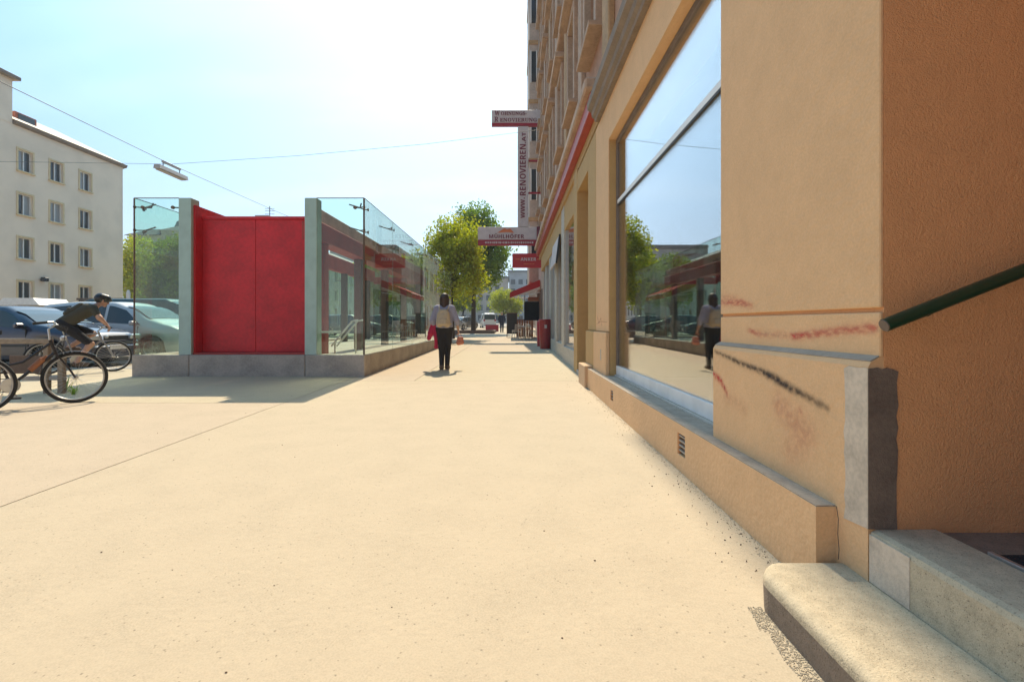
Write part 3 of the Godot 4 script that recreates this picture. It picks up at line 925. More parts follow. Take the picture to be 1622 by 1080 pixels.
func build_second_building() -> void:
	var t := thing("bay_building", "pinkish house further down the street with a tall projecting bay", "building", V(1.7, gy(30), 30))
	var op := []
	for f in [[5.0, 7.0], [8.6, 10.6], [12.2, 14.2], [15.8, 17.7]]:
		for c in [1.3]: op.append([c, c + 1.1, f[0], f[1]])
	var mb := MB.new()
	wall_face(mb, V(1.66, 0.0, 25.0), Vector3(0, 0, -1), Vector3.LEFT, 9.4, 26.0, op, 0.2)
	wpart(t, "wall", mb, M.facade2)
	wbox(t, "mass", 1.9, 13.0, 0.0, 24.0, 25.0, 34.4, M.room)
	for r in op: casement(t, V(1.66, (r[2] + r[3]) / 2, 25.0 + (r[0] + r[1]) / 2), Vector3.LEFT, 1.1, r[3] - r[2], 0.14, 0.18, M.white, M.facade_trim, 1)
	# the bay, seen nearly edge on: its near cheek has a window on each floor
	var bay := Node3D.new()
	bay.name = "bay"
	t.add_child(bay)
	bay.position = V(1.1, 4.2, 31) - t.position
	wbox(bay, "bay_wall", 1.08, 1.66, 3.7, 26.0, 30.4, 34.2, M.facade2, 0.03)
	for k in 6:
		var y := 5.2 + k * 3.7
		wbox(bay, "bay_window", 1.22, 1.52, y, y + 1.9, 30.36, 30.41, M.win)
		wbox(bay, "bay_frame", 1.16, 1.22, y - 0.05, y + 1.95, 30.33, 30.42, M.white)
		wbox(bay, "bay_frame", 1.52, 1.58, y - 0.05, y + 1.95, 30.33, 30.42, M.white)
		wbox(bay, "bay_band", 1.04, 1.67, y + 2.35, y + 2.6, 30.32, 34.25, M.facade_orange, 0.02)
	var e := MB.new()
	e.prism([V(1.75, 26.0, 25.0), V(0.95, 26.1, 25.0), V(0.75, 26.5, 25.0), V(1.75, 26.6, 25.0)], Vector3(0, 0, -9.4))
	wpart(t, "eave", e, M.facade_trim)
	wbox(t, "shop_recess", 1.61, 1.665, gy(28), 3.0, 26.2, 30.2, M.brown_wall)
	wbox(t, "shop_door", 1.57, 1.615, gy(28), 2.4, 28.6, 29.6, M.win)

# ---------------------------------------------------------------- glass pavilion
func build_pavilion() -> void:
	var t := thing("glass_pavilion", "green tinted glass entrance pavilion with red double door on a concrete plinth", "pavilion", V(-5.2, gy(10), 16))
	var xl := -7.51
	var xr := -2.94
	var z0 := 9.61
	var z1 := 23.3
	var yb := 0.503
	var yt := 3.61
	# concrete plinth in lengths
	for s in [[xl - 0.02, -6.405], [-6.395, -4.105], [-4.095, xr + 0.02]]:
		wbox(t, "plinth", s[0], s[1], -0.1, yb, z0 - 0.05, z0 + 0.33, M.concrete, 0.012)
	var ds := []
	for k in 7: ds.append(z0 + k * (z1 - z0) / 6.0)
	for k in 6:
		var a: float = ds[k] + (0.335 if k == 0 else 0.003)
		wbox(t, "plinth", xr - 0.33, xr + 0.02, -0.1, yb, a, ds[k + 1] - 0.003, M.concrete2, 0.012)
		wbox(t, "plinth", xl - 0.02, xl + 0.33, -0.1, yb, a, ds[k + 1] - 0.003, M.concrete, 0.012)
	wbox(t, "plinth", xl - 0.02, xr + 0.02, -0.1, yb, z1 + 0.001, z1 + 0.3, M.concrete, 0.012)
	wbox(t, "floor", xl + 0.33, xr - 0.33, 0.1, 0.44, z0 + 0.34, z1, M.concrete2)
	# glass
	wbox(t, "front_pane", xl + 0.012, -6.625, yb + 0.004, yt, z0 - 0.006, z0 + 0.006, M.pave_glass)
	wbox(t, "front_pane", -3.875, xr - 0.012, yb + 0.004, yt, z0 - 0.006, z0 + 0.006, M.pave_glass)
	for k in 6:
		wbox(t, "side_pane", xr - 0.006, xr + 0.006, yb + 0.004, yt, ds[k] + 0.008, ds[k + 1] - 0.008, M.pave_glass)
		wbox(t, "side_pane", xl - 0.006, xl + 0.006, yb + 0.004, yt, ds[k] + 0.008, ds[k + 1] - 0.008, M.pave_glass)
	for k in 2:
		wbox(t, "back_pane", lerpf(xl, xr, k * 0.5) + 0.01, lerpf(xl, xr, k * 0.5 + 0.5) - 0.01, yb + 0.004, yt, z1 + 0.02, z1 + 0.032, M.pave_glass)
	# dark edges and rails of the glass
	for s in [[xl, -6.625], [-3.875, xr]]:
		wbox(t, "edge_rail", s[0] - 0.008, s[1], yt + 0.001, yt + 0.016, z0 - 0.01, z0 + 0.01, M.mortar_dark)
	wbox(t, "edge_rail", xl - 0.009, xl + 0.009, yb, yt, z0 - 0.02, z0 - 0.007, M.mortar_dark)
	wbox(t, "edge_rail", xr - 0.02, xr + 0.012, yb, yt, z0 - 0.012, z0 + 0.0065, M.brown_wall)
	wbox(t, "edge_rail", xr - 0.008, xr + 0.008, yt + 0.001, yt + 0.014, z0 + 0.011, z1, M.mortar_dark)
	wbox(t, "edge_rail", xl - 0.008, xl + 0.008, yt + 0.001, yt + 0.014, z0 + 0.011, z1, M.mortar_dark)
	for k in range(1, 6):
		wbox(t, "seal", xr - 0.005, xr + 0.008, yb, yt, ds[k] - 0.007, ds[k] + 0.007, M.glass_edge)
	# point fixings
	for side in [xr, xl]:
		for k in 7:
			for y in [3.44, 2.98]:
				var fx := MB.new()
				var inn := -1.0 if side == xr else 1.0
				var dd: float = ds[k] + (0.12 if k == 0 else (-0.12 if k == 6 else 0.0))
				for q in [-0.12, 0.12]:
					fx.tube([V(side, y, dd + q), V(side + inn * 0.07, y, dd + q * 0.8), V(side + inn * 0.14, y + 0.02, dd)], 0.012, 6)
					fx.lathe(V(side + 0.002, y, dd + q), [Vector2(0, 0.012), Vector2(0.032, 0.012), Vector2(0.032, -0.012), Vector2(0, -0.012)], 10, Vector3.RIGHT)
				fx.tube([V(side + inn * 0.14, y + 0.02, dd), V(side + inn * 0.34, y + 0.08, dd)], 0.014, 6)
				wpart(t, "glass_fixing", fx, M.mortar_dark)
	for x in [-7.34, -6.74, -3.12]:
		var fx2 := MB.new()
		fx2.lathe(V(x, 3.43, z0 - 0.01), [Vector2(0, 0.015), Vector2(0.035, 0.015), Vector2(0.035, -0.02), Vector2(0, -0.02)], 10, Vector3(0, 0, 1))
		fx2.tube([V(x, 3.43, z0), V(x + 0.05, 3.46, z0 + 0.15), V(x + 0.06, 3.56, z0 + 0.2)], 0.016, 6)
		wpart(t, "glass_fixing", fx2, M.mortar_dark)
	# pale green posts beside the door
	wbox(t, "post", -6.622, -6.372, yb + 0.002, yt + 0.01, z0 - 0.02, z0 + 0.24, M.pillar, 0.006)
	wbox(t, "post", -4.118, -3.88, yb + 0.002, yt + 0.01, z0 - 0.02, z0 + 0.24, M.pillar, 0.006)
	# red door
	var zd := 9.88
	var door := Node3D.new()
	door.name = "double_door"
	t.add_child(door)
	door.position = V(-5.24, yb, zd) - t.position
	wbox(door, "door_leaf", -6.33, -5.247, yb + 0.04, 3.25, zd, zd + 0.05, M.red_door, 0.006)
	wbox(door, "door_leaf", -5.241, -4.155, yb + 0.04, 3.25, zd, zd + 0.05, M.red_door, 0.006)
	wbox(door, "head_rail", -6.33, -4.155, 3.252, 3.31, zd - 0.03, zd + 0.06, M.red_door, 0.006)
	wbox(door, "threshold_rail", -6.371, -4.119, yb + 0.002, yb + 0.038, z0 + 0.02, zd + 0.06, M.red_beam, 0.004)
	# red walls of the stair enclosure
	wbox(t, "enclosure_wall", -6.371, -6.331, yb + 0.04, 3.49, z0 + 0.05, 11.6, M.red_door)
	wbox(t, "beam", -6.45, -6.25, 3.0, 3.49, 11.601, 22.0, M.red_beam, 0.01)
	wbox(t, "enclosure_wall", -4.154, -4.119, yb + 0.04, 3.2, z0 + 0.05, 10.35, M.red_door)
	wbox(t, "beam", -4.24, -4.0, 3.22, 3.52, z0 + 0.26, 22.0, M.pink_beam, 0.01)
	wbox(t, "beam", -4.3, -3.93, 2.84, 3.218, z0 + 0.26, 22.0, M.red_beam, 0.01)
	wbox(t, "beam", -6.24, -4.31, 2.9, 3.2, 21.7, 22.0, M.red_beam, 0.01)
	for z in [10.5, 13.0, 15.6, 18.3, 21.2]:
		wbox(t, "column", -4.22, -4.02, 0.44, 2.838, z - 0.11, z + 0.11, M.red_beam if z < 11 else M.col_dark, 0.015)
	for z in [15.6, 18.3, 21.2]:
		wbox(t, "column", -6.45, -6.25, 0.44, 2.999, z - 0.1, z + 0.1, M.col_dark, 0.015)
	# stair handrail seen through the front pane
	var h := MB.new()
	for o in [0.0, 0.12]:
		h.tube([V(-4.02 + o, 0.62, 10.75), V(-3.62 + o, 1.18, 10.95), V(-3.5 + o, 1.2, 11.0)], 0.02, 8)
	h.tube([V(-3.55, 0.44, 10.98), V(-3.55, 1.2, 10.98)], 0.02, 8)
	h.tube([V(-3.95, 0.44, 10.78), V(-3.95, 0.72, 10.78)], 0.02, 8)
	wpart(t, "stair_handrail", h, M.white)
	wbox(t, "notice_bar", -4.1, -3.55, 0.93, 0.97, 10.0, 10.03, M.white)

# ---------------------------------------------------------------- left building
func build_left_building() -> void:
	var t := thing("apartment_block", "pale four storey apartment block with cream framed windows across the street", "building", V(-38, gy(34), 33))
	var xf := -34.0
	var rows := []
	for k in 4: rows.append(2.55 + k * 3.03)
	var op := []
	var cds := [24.0, 28.6, 33.75, 36.05, 38.5]
	for c in cds:
		for y in rows: op.append([c - 16.0 - 0.5, c - 16.0 + 0.5, y + 0.05, y + 1.5])
	var mb := MB.new()
	wall_face(mb, V(xf, -0.5, 16.0), Vector3(0, 0, -1), Vector3.RIGHT, 26.0, 15.2, op.map(func(r): return [r[0], r[1], r[2] + 0.5, r[3] + 0.5]), 0.3)
	wpart(t, "wall", mb, M.wall_cream)
	wbox(t, "base_band", xf - 0.01, xf + 0.03, -0.4, 2.2, 16.0, 42.0, M.wall_cream2, 0.005)
	wbox(t, "mass", -46.0, xf - 0.3, -0.4, 14.68, 16.0, 41.98, M.wall_cream)
	wbox(t, "end_wall", -46.0, xf - 0.0, -0.4, 14.69, 41.985, 42.2, M.wall_cream)
	for r in op:
		casement(t, V(xf, (r[2] + r[3]) / 2, 16.0 + (r[0] + r[1]) / 2), Vector3.RIGHT, 1.0, 1.45, 0.2, 0.12, M.white, M.surround, 0)
	var e := MB.new()
	e.prism([V(-34.3, 14.6, 32.9), V(-33.8, 14.75, 32.9), V(-33.72, 14.95, 32.9), V(-34.3, 15.1, 32.9)], Vector3(0, 0, -9.5))
	wpart(t, "eave", e, M.cornice)
	var rf := MB.new()
	rf.prism([V(-33.8, 14.97, 32.9), V(-40.0, 18.0, 32.9), V(-46.3, 14.97, 32.9)], Vector3(0, 0, -9.45))
	wpart(t, "roof", rf, M.wall_cream2)
	wbox(t, "dormer", -37.0, -35.6, 15.5, 16.35, 34.6, 36.2, M.brick_red, 0.03)
	wbox(t, "dormer_window", -35.62, -35.56, 15.65, 16.25, 34.8, 36.0, M.win)
	# taller part nearer the camera
	wbox(t, "tower_wall", -46.0, xf + 0.02, 14.7, 17.7, 16.0, 32.85, M.wall_cream)
	wbox(t, "tower_eave", -46.4, xf + 0.35, 17.7, 17.95, 15.6, 33.15, M.cornice, 0.03)
	wbox(t, "wall_lamp", xf + 0.03, xf + 0.4, 4.15, 4.45, 34.75, 35.1, M.dark, 0.05)
	# things at its foot
	var k := thing("recycling_shed", "small grey shed with a white roof in front of the apartment block", "shed", V(-24.8, gy(25), 25))
	wbox(k, "wall", -25.7, -23.9, gy(25), 2.05, 24.4, 25.8, M.concrete, 0.02)
	var kr := MB.new()
	kr.prism([V(-25.9, 2.05, 24.2), V(-23.7, 2.05, 24.2), V(-24.0, 2.4, 24.2), V(-25.5, 2.4, 24.2)], Vector3(0, 0, -1.8))
	wpart(k, "roof", kr, M.white)
	for q in 3: wbox(k, "hatch", -25.5 + q * 0.56, -25.08 + q * 0.56, 0.9, 1.6, 24.37, 24.4, M.mortar_dark)
	var bw := thing("low_wall", "dark brown low wall at the foot of the apartment block", "wall", V(-30.6, gy(36), 36))
	wbox(bw, "wall", -33.2, -26.4, gy(36) - 0.2, 2.9, 37.0, 37.3, M.brown_wall, 0.01)
	wbox(bw, "coping", -33.3, -26.3, 2.9, 3.06, 36.9, 37.4, M.mortar_dark, 0.02)
	var sp := thing("white_post", "thin white post in front of the dark brown wall", "post", V(-28.6, gy(36), 36))
	var spm := MB.new()
	spm.lathe(V(-28.6, 0.2, 36), [Vector2(0.13, 0), Vector2(0.13, 3.2), Vector2(0.07, 3.4), Vector2(0, 3.42)], 10)
	wpart(sp, "shaft", spm, M.white)
	wbox(sp, "base", -28.85, -28.35, 0.1, 0.35, 35.75, 36.25, M.concrete, 0.03)

func build_far_buildings() -> void:
	# corner building behind the pavilion: gable towards us, long side on the street
	var t := thing("corner_house", "grey corner house with chimneys seen behind the glass pavilion", "building", V(-38, gy(60), 60))
	var op := []
	for c in [2.2, 5.2, 8.6]:
		for y in [1.8, 4.8, 7.8]: op.append([c, c + 1.2, y, y + 1.7])
	var mb := MB.new()
	wall_face(mb, V(-46, 0, 58), Vector3.RIGHT, Vector3(0, 0, 1), 16.0, 11.7, op, 0.25)
	wpart(t, "gable_wall", mb, M.wall_grey)
	for r in op: casement(t, V(-46 + (r[0] + r[1]) / 2, (r[2] + r[3]) / 2, 58), Vector3(0, 0, 1), 1.2, 1.7, 0.18, 0.14, M.white, M.wall_far2, 0)
	var op2 := []
	for i in 12:
		for y in [1.8, 5.0, 8.2]: op2.append([2.0 + i * 3.6, 3.3 + i * 3.6, y, y + 1.8])
	var mb2 := MB.new()
	wall_face(mb2, V(-30, 0, 58.02), Vector3(0, 0, -1), Vector3.RIGHT, 46.0, 12.3, op2, 0.25)
	wpart(t, "street_wall", mb2, M.wall_grey)
	for r in op2:
		if r[2] > 4.5: casement(t, V(-30, (r[2] + r[3]) / 2, 58.02 + (r[0] + r[1]) / 2), Vector3.RIGHT, 1.3, 1.8, 0.18, 0.14, M.white, M.wall_far2, 0)
	wbox(t, "mass", -46.0, -30.26, 0, 11.68, 58.26, 70.0, M.wall_grey)
	wbox(t, "upper_wall", -42.2, -30.02, 11.7, 12.3, 58.05, 104.0, M.wall_grey)
	var rf := MB.new()
	rf.prism([V(-29.6, 12.3, 58.0), V(-32.0, 13.5, 60.0), V(-40.0, 13.5, 60.0), V(-42.6, 12.3, 58.0)], Vector3(0, 0, -46.0))
	wpart(t, "roof", rf, M.roof_grey)
	var rf2 := MB.new()
	rf2.prism([V(-46.4, 11.7, 57.7), V(-44.0, 12.6, 59.0), V(-42.21, 12.6, 59.0), V(-42.21, 11.7, 57.7)], Vector3(0, 0, -10.0))
	wpart(t, "roof", rf2, M.roof_grey)
	for c in [[-31.3, 13.9], [-34.8, 13.7], [-38.6, 13.6]]:
		var ch := wbox(t, "chimney", c[0] - 0.7, c[0] + 0.7, 12.9, c[1] + 0.55, 60.5, 62.0, M.brick_red, 0.03)
		wbox(ch, "cap", c[0] - 0.85, c[0] + 0.85, c[1] + 0.56, c[1] + 0.75, 60.4, 62.1, M.concrete, 0.02)
	var an := MB.new()
	an.tube([V(-30.6, 12.8, 61), V(-30.6, 15.9, 61)], 0.05, 6)
	for y in [14.9, 15.3, 15.6]: an.tube([V(-31.2, y, 61), V(-30.0, y, 61)], 0.03, 5)
	wpart(t, "aerial", an, M.dark)
	var dm := MB.new()
	dm.lathe(V(-41.6, 12.4, 62), [Vector2(1.5, 0), Vector2(1.5, 0.8), Vector2(1.2, 1.6), Vector2(0.5, 2.2), Vector2(0.12, 2.5), Vector2(0.1, 3.6), Vector2(0, 3.7)], 16)
	wpart(t, "dome", dm, M.roof_grey)
	# houses closing the street
	for b in [["street_end_block", "hazy pale block closing the far end of the street behind the tree", -19.0, -1.2, 150.0, 15.0, "wall_far2"], ["glass_office", "bluish grey office block at the far end of the street under the red signs", -1.0, 9.0, 165.0, 18.5, "wall_far"], ["grey_tenement", "long grey tenement far behind the parked cars", -60.0, -24.0, 140.0, 17.0, "wall_grey"]]:
		var o := thing(b[0], b[1], "building", V((b[2] + b[3]) / 2, gy(b[4]), b[4]))
		var ops := []
		var n := int((b[3] - b[2]) / 2.6)
		for i in n:
			var y := 2.0
			while y < b[5] - 2.6:
				ops.append([0.6 + i * 2.6, 2.1 + i * 2.6, y, y + 1.7])
				y += 3.1
		var m2 := MB.new()
		wall_face(m2, V(b[2], 0, b[4]), Vector3.RIGHT, Vector3(0, 0, 1), b[3] - b[2], b[5], ops, 0.3)
		wpart(o, "wall", m2, M[b[6]])
		wbox(o, "mass", b[2], b[3], 0, b[5] - 0.02, b[4] + 0.31, b[4] + 14.0, M[b[6]])
		for r in ops:
			wbox(o, "window", b[2] + r[0], b[2] + r[1], r[2], r[3], b[4] + 0.2, b[4] + 0.3, M.win)
		wbox(o, "roof", b[2] - 0.4, b[3] + 0.4, b[5], b[5] + 0.7, b[4] - 0.5, b[4] + 14.3, M.roof_grey, 0.05)
	var sb := thing("side_street_house", "pale house on the right beyond the bay building, mirrored in the pavilion glass", "building", V(3.0, gy(60), 66))
	var op4 := []
	for i in 13:
		for y in [0.9, 4.6, 8.2, 11.8]: op4.append([1.5 + i * 2.9, 2.9 + i * 2.9, y, y + 2.0])
	var mb4 := MB.new()
	wall_face(mb4, V(3.0, 0, 48), Vector3(0, 0, -1), Vector3.LEFT, 40.0, 17.0, op4, 0.25)
	wpart(sb, "wall", mb4, M.facade2)
	wbox(sb, "mass", 3.26, 14.0, 0, 16.98, 48.01, 88.0, M.facade2)
	for r in op4: casement(sb, V(3.0, (r[2] + r[3]) / 2, 48 + (r[0] + r[1]) / 2), Vector3.LEFT, 1.4, 2.0, 0.18, 0.16, M.white, M.facade_trim, 0)
	wbox(sb, "roof", 2.6, 14.2, 17.0, 17.6, 47.8, 88.3, M.roof_grey, 0.05)
	var rb := thing("cornice_tenement", "old tenement with a bracketed cornice on the left side of the street beyond the trees", "building", V(-27, gy(108), 112))
	var op3 := []
	for i in 8:
		for y in [3.0, 6.6, 10.2, 13.6]: op3.append([2.0 + i * 2.9, 3.3 + i * 2.9, y, y + 2.0])
	var mb3 := MB.new()
	wall_face(mb3, V(-26.0, 0, 106), Vector3(0, 0, -1), Vector3.RIGHT, 26.0, 17.5, op3, 0.25)
	wpart(rb, "wall", mb3, M.wall_far2)
	wbox(rb, "mass", -40, -26.26, 0, 17.48, 106.02, 132.0, M.wall_far2)
	for r in op3: wbox(rb, "window", -26.26, -26.2, r[2], r[3], 106 + r[0], 106 + r[1], M.win)
	wbox(rb, "cornice", -40, -25.3, 17.5, 18.3, 105.6, 132.4, M.cornice, 0.1)

# ---------------------------------------------------------------- trees and plants
func leaf_clump(seed_: int, n: int, spread: float, size: float) -> ArrayMesh:
	var key := "leaf%d" % seed_
	if mesh_cache.has(key): return mesh_cache[key]
	var r := RandomNumberGenerator.new(); r.seed = seed_
	var mb := MB.new()
	for i in n:
		var c := Vector3(r.randfn(), r.randfn() * 0.7, r.randfn()) * spread * 0.5
		var a := Vector3(r.randfn(), r.randfn() * 0.5 - 0.3, r.randfn()).normalized()
		var b := a.cross(Vector3(r.randfn(), r.randfn(), r.randfn())).normalized()
		var up := a.cross(b)
		var l := size * r.randf_range(0.7, 1.25)
		var w := l * 0.42
		var p0 := c - a * l * 0.5
		var p1 := c + b * w + up * w * 0.25
		var p2 := c + a * l * 0.55 - up * w * 0.2
		var p3 := c - b * w + up * w * 0.25
		mb.tri(p0, p1, p2, up); mb.tri(p0, p2, p3, up)
	mesh_cache[key] = mb.commit()
	return mesh_cache[key]
func tree(called: String, label: String, at: Vector3, height: float, crown: Array, trunk_r: float, clumps: int, leaf: float, m: Material, seed_: int, fork := 0.35, group := "") -> Node3D:
	# crown: list of lobes [offset Vector3 from trunk foot, radii Vector3]
	var t := thing(called, label, "tree", at, 0.0, group)
	var r := RandomNumberGenerator.new(); r.seed = seed_
	var tr := MB.new()
	var fy := height * fork
	var lean := Vector3(r.randf_range(-0.15, 0.15), 0, r.randf_range(-0.15, 0.15))
	tr.tube_r([Vector3(0, -0.1, 0), Vector3(0, 0.25, 0), lean * 0.5 + Vector3(0, fy * 0.5, 0), lean + Vector3(0, fy, 0), lean * 1.3 + Vector3(0, height * 0.7, 0)], [trunk_r * 1.5, trunk_r * 1.05, trunk_r * 0.9, trunk_r * 0.8, trunk_r * 0.25], 10)
	part(t, "trunk", tr, M.bark)
	var lb := MB.new()
	for lobe in crown:
		var c: Vector3 = lobe[0]
		for k in 4:
			var e := c + Vector3(r.randf_range(-0.6, 0.6) * lobe[1].x, r.randf_range(-0.5, 0.6) * lobe[1].y, r.randf_range(-0.6, 0.6) * lobe[1].z)
			var s := lean + Vector3(0, fy * r.randf_range(0.75, 1.25), 0)
			var mid := s.lerp(e, 0.5) + Vector3(0, 0.25, 0)
			lb.tube_r([s, mid, e], [trunk_r * 0.45, trunk_r * 0.24, trunk_r * 0.06], 6)
			for q in 3:
				var e2 := e + Vector3(r.randf_range(-1, 1), r.randf_range(-0.4, 0.8), r.randf_range(-1, 1)) * 0.6
				lb.tube_r([mid.lerp(e, 0.5), e2], [trunk_r * 0.12, trunk_r * 0.03], 5)
	part(t, "limbs", lb, M.bark)
	var mm := MultiMesh.new()
	mm.transform_format = MultiMesh.TRANSFORM_3D
	mm.use_colors = true
	mm.mesh = leaf_clump(900 + int(leaf * 100), 12, leaf * 2.6, leaf)
	var xs := []
	var nz := noise(seed_, 0.9, 3)
	var tot := 0.0
	for lobe in crown: tot += lobe[1].x * lobe[1].y * lobe[1].z
	for lobe in crown:
		var n := int(clumps * 0.72 * lobe[1].x * lobe[1].y * lobe[1].z / tot)
		var made := 0
		var tries := 0
		while made < n and tries < n * 12:
			tries += 1
			var dv := Vector3(r.randfn(), r.randfn(), r.randfn()).normalized()
			var rad := pow(r.randf(), 0.42)
			var wob := 1.0 + 0.34 * nz.get_noise_3d(dv.x * 2.2 + lobe[0].x, dv.y * 2.2, dv.z * 2.2)
			var p: Vector3 = lobe[0] + dv * rad * wob * lobe[1]
			if nz.get_noise_3d(p.x * 0.9, p.y * 0.9 + 40.0, p.z * 0.9) < 0.03: continue
			made += 1
			var b := Basis.from_euler(Vector3(r.randf() * TAU, r.randf() * TAU, r.randf() * TAU)) * Basis.from_scale(Vector3.ONE * r.randf_range(0.7, 1.25))
			xs.append([Transform3D(b, p), r.randf()])
	mm.instance_count = xs.size()
	for i in xs.size():
		mm.set_instance_transform(i, xs[i][0])
		var k: float = 0.75 + 0.5 * xs[i][1]
		mm.set_instance_color(i, Color(k * (0.92 + 0.25 * fmod(xs[i][1] * 7.0, 1.0)), k, k * 0.9))
	var mi := MultiMeshInstance3D.new()
	mi.name = "crown"
	mi.multimesh = mm
	mi.material_override = m
	mi.set_meta("kind", "stuff")
	t.add_child(mi)
	return t
func build_trees() -> void:
	# young yellow-green tree just past the pavilion and a darker one behind it
	tree("street_tree", "yellow green young tree just behind the end of the glass pavilion", V(-3.45, gy(28.5), 28.5), 7.6,
		[[Vector3(-0.3, 4.4, 0), Vector3(1.5, 2.0, 1.5)], [Vector3(0.5, 5.4, 0.2), Vector3(1.3, 1.7, 1.4)], [Vector3(-0.5, 6.0, 0), Vector3(0.95, 1.2, 1.0)], [Vector3(0.7, 3.3, 0.3), Vector3(1.2, 1.0, 1.2)], [Vector3(-0.9, 3.0, 0), Vector3(0.8, 1.1, 1.0)]], 0.07, 1900, 0.14, M.leaf_yellow, 31, 0.36)
	tree("street_tree", "taller dark green tree with bare trunk left of the café awning", V(-3.2, gy(40), 40), 11.2,
		[[Vector3(0.2, 8.6, 0), Vector3(1.9, 2.0, 1.9)], [Vector3(1.5, 6.3, 0), Vector3(1.6, 1.8, 1.7)], [Vector3(0.0, 6.4, 0.4), Vector3(1.9, 1.9, 1.9)], [Vector3(-1.2, 6.9, 0), Vector3(1.4, 1.9, 1.5)], [Vector3(0.9, 4.6, 0), Vector3(1.3, 0.9, 1.2)]], 0.20, 3000, 0.17, M.leaf_green, 47, 0.40)
	tree("street_tree", "leafy tree beyond the red enclosure seen through the pavilion glass", V(-9.5, gy(47), 47), 8.4,
		[[Vector3(0, 5.2, 0), Vector3(2.4, 2.4, 2.4)], [Vector3(1.2, 3.9, 0), Vector3(1.6, 1.5, 1.6)], [Vector3(-1.3, 4.0, 0), Vector3(1.6, 1.5, 1.6)]], 0.15, 1500, 0.18, M.leaf_mid, 53, 0.3)
	tree("street_tree", "second leafy tree through the pavilion glass near the parked cars", V(-14.2, gy(52), 52), 8.8,
		[[Vector3(0, 5.4, 0), Vector3(2.6, 2.6, 2.6)], [Vector3(1.5, 4.2, 0), Vector3(1.7, 1.6, 1.7)]], 0.15, 1300, 0.2, M.leaf_mid, 59, 0.3)
	tree("street_tree", "bright green tree at the far end of the street right of the trunk", V(-1.4, gy(75), 75), 6.2,
		[[Vector3(0, 3.9, 0), Vector3(2.3, 1.9, 2.2)], [Vector3(1.8, 3.0, 0), Vector3(1.6, 1.3, 1.6)]], 0.12, 900, 0.2, M.leaf_yellow, 61, 0.3)
	tree("street_tree", "pale green tree behind the walking woman at the far kerb", V(-7.2, gy(70), 70), 7.4,
		[[Vector3(0, 4.4, 0), Vector3(2.6, 2.4, 2.4)], [Vector3(-1.8, 3.6, 0), Vector3(1.7, 1.5, 1.7)]], 0.13, 1000, 0.2, M.leaf_mid, 67, 0.3)
	tree("yard_tree", "yellowish tree in the gap right of the apartment block", V(-36.6, gy(47), 47), 10.0,
		[[Vector3(0, 5.6, 0), Vector3(2.1, 3.8, 2.0)], [Vector3(0.8, 3.4, 0), Vector3(1.6, 2.4, 1.6)]], 0.2, 1600, 0.2, M.leaf_yellow, 71, 0.25)
	tree("yard_tree", "bright green bushy tree seen through the left pane of the pavilion", V(-27.6, gy(40), 40), 8.6,
		[[Vector3(0, 5.4, 0), Vector3(2.0, 2.6, 2.0)], [Vector3(0.9, 3.4, 0), Vector3(1.8, 2.3, 1.8)], [Vector3(-1.3, 3.2, 0), Vector3(1.4, 1.9, 1.4)]], 0.18, 2600, 0.2, M.leaf_mid, 73, 0.2)
	# raised planter under the street trees
	var p := thing("planter", "long low dark planter wall under the street trees", "planter", V(-4.2, gy(33), 33))
	wbox(p, "wall", -6.6, -4.0, gy(33) - 0.05, gy(33) + 0.38, 29.8, 30.0, M.brown_wall, 0.02)
	wbox(p, "wall", -6.6, -4.0, gy(33) - 0.05, gy(33) + 0.38, 36.0, 36.2, M.brown_wall, 0.02)
	wbox(p, "wall", -4.2, -4.0, gy(33) - 0.05, gy(33) + 0.379, 30.001, 35.999, M.brown_wall, 0.02)
	wbox(p, "soil", -6.6, -4.201, gy(33) - 0.05, gy(33) + 0.3, 30.001, 35.999, M.bark)
	var p2 := thing("planter", "low dark tree pit kerb round the taller tree's trunk", "planter", V(-2.9, gy(41), 41))
	for q in [[-4.6, -1.4, 38.4, 38.6], [-4.6, -1.4, 43.0, 43.2], [-4.6, -4.4, 38.601, 42.999], [-1.6, -1.4, 38.601, 42.999]]:
		wbox(p2, "kerb", q[0], q[1], gy(41) - 0.05, gy(41) + 0.22, q[2], q[3], M.brown_wall, 0.02)
	weed(V(-6.98, gy(7.55), 7.55), "green weed growing at the foot of the rack post", 1.0, 26, 3)
	weed(V(-6.62, gy(7.3), 7.3), "small yellowish weed tuft inside the black bicycle's front wheel", 0.6, 16, 5)
func weed(at: Vector3, label: String, k: float, n: int, s: int) -> void:
	var t := thing("weed", label, "weed", at)
	var r := RandomNumberGenerator.new(); r.seed = s
	var mb := MB.new()
	for i in n:
		var a := r.randf() * TAU
		var l := r.randf_range(0.10, 0.26) * k
		var o := Vector3(cos(a), 0, sin(a))
		var side := Vector3(-o.z, 0, o.x) * 0.011
		var b := o * 0.03 * r.randf()
		var m := b + o * l * 0.3 + Vector3(0, l * 0.6, 0)
		var e := b + o * l * r.randf_range(0.4, 0.9) + Vector3(0, l, 0)
		mb.quad(b - side, b + side, m + side, m - side, o)
		mb.tri(m - side, m + side, e, o)
	part(t, "blades", mb, M.weed)

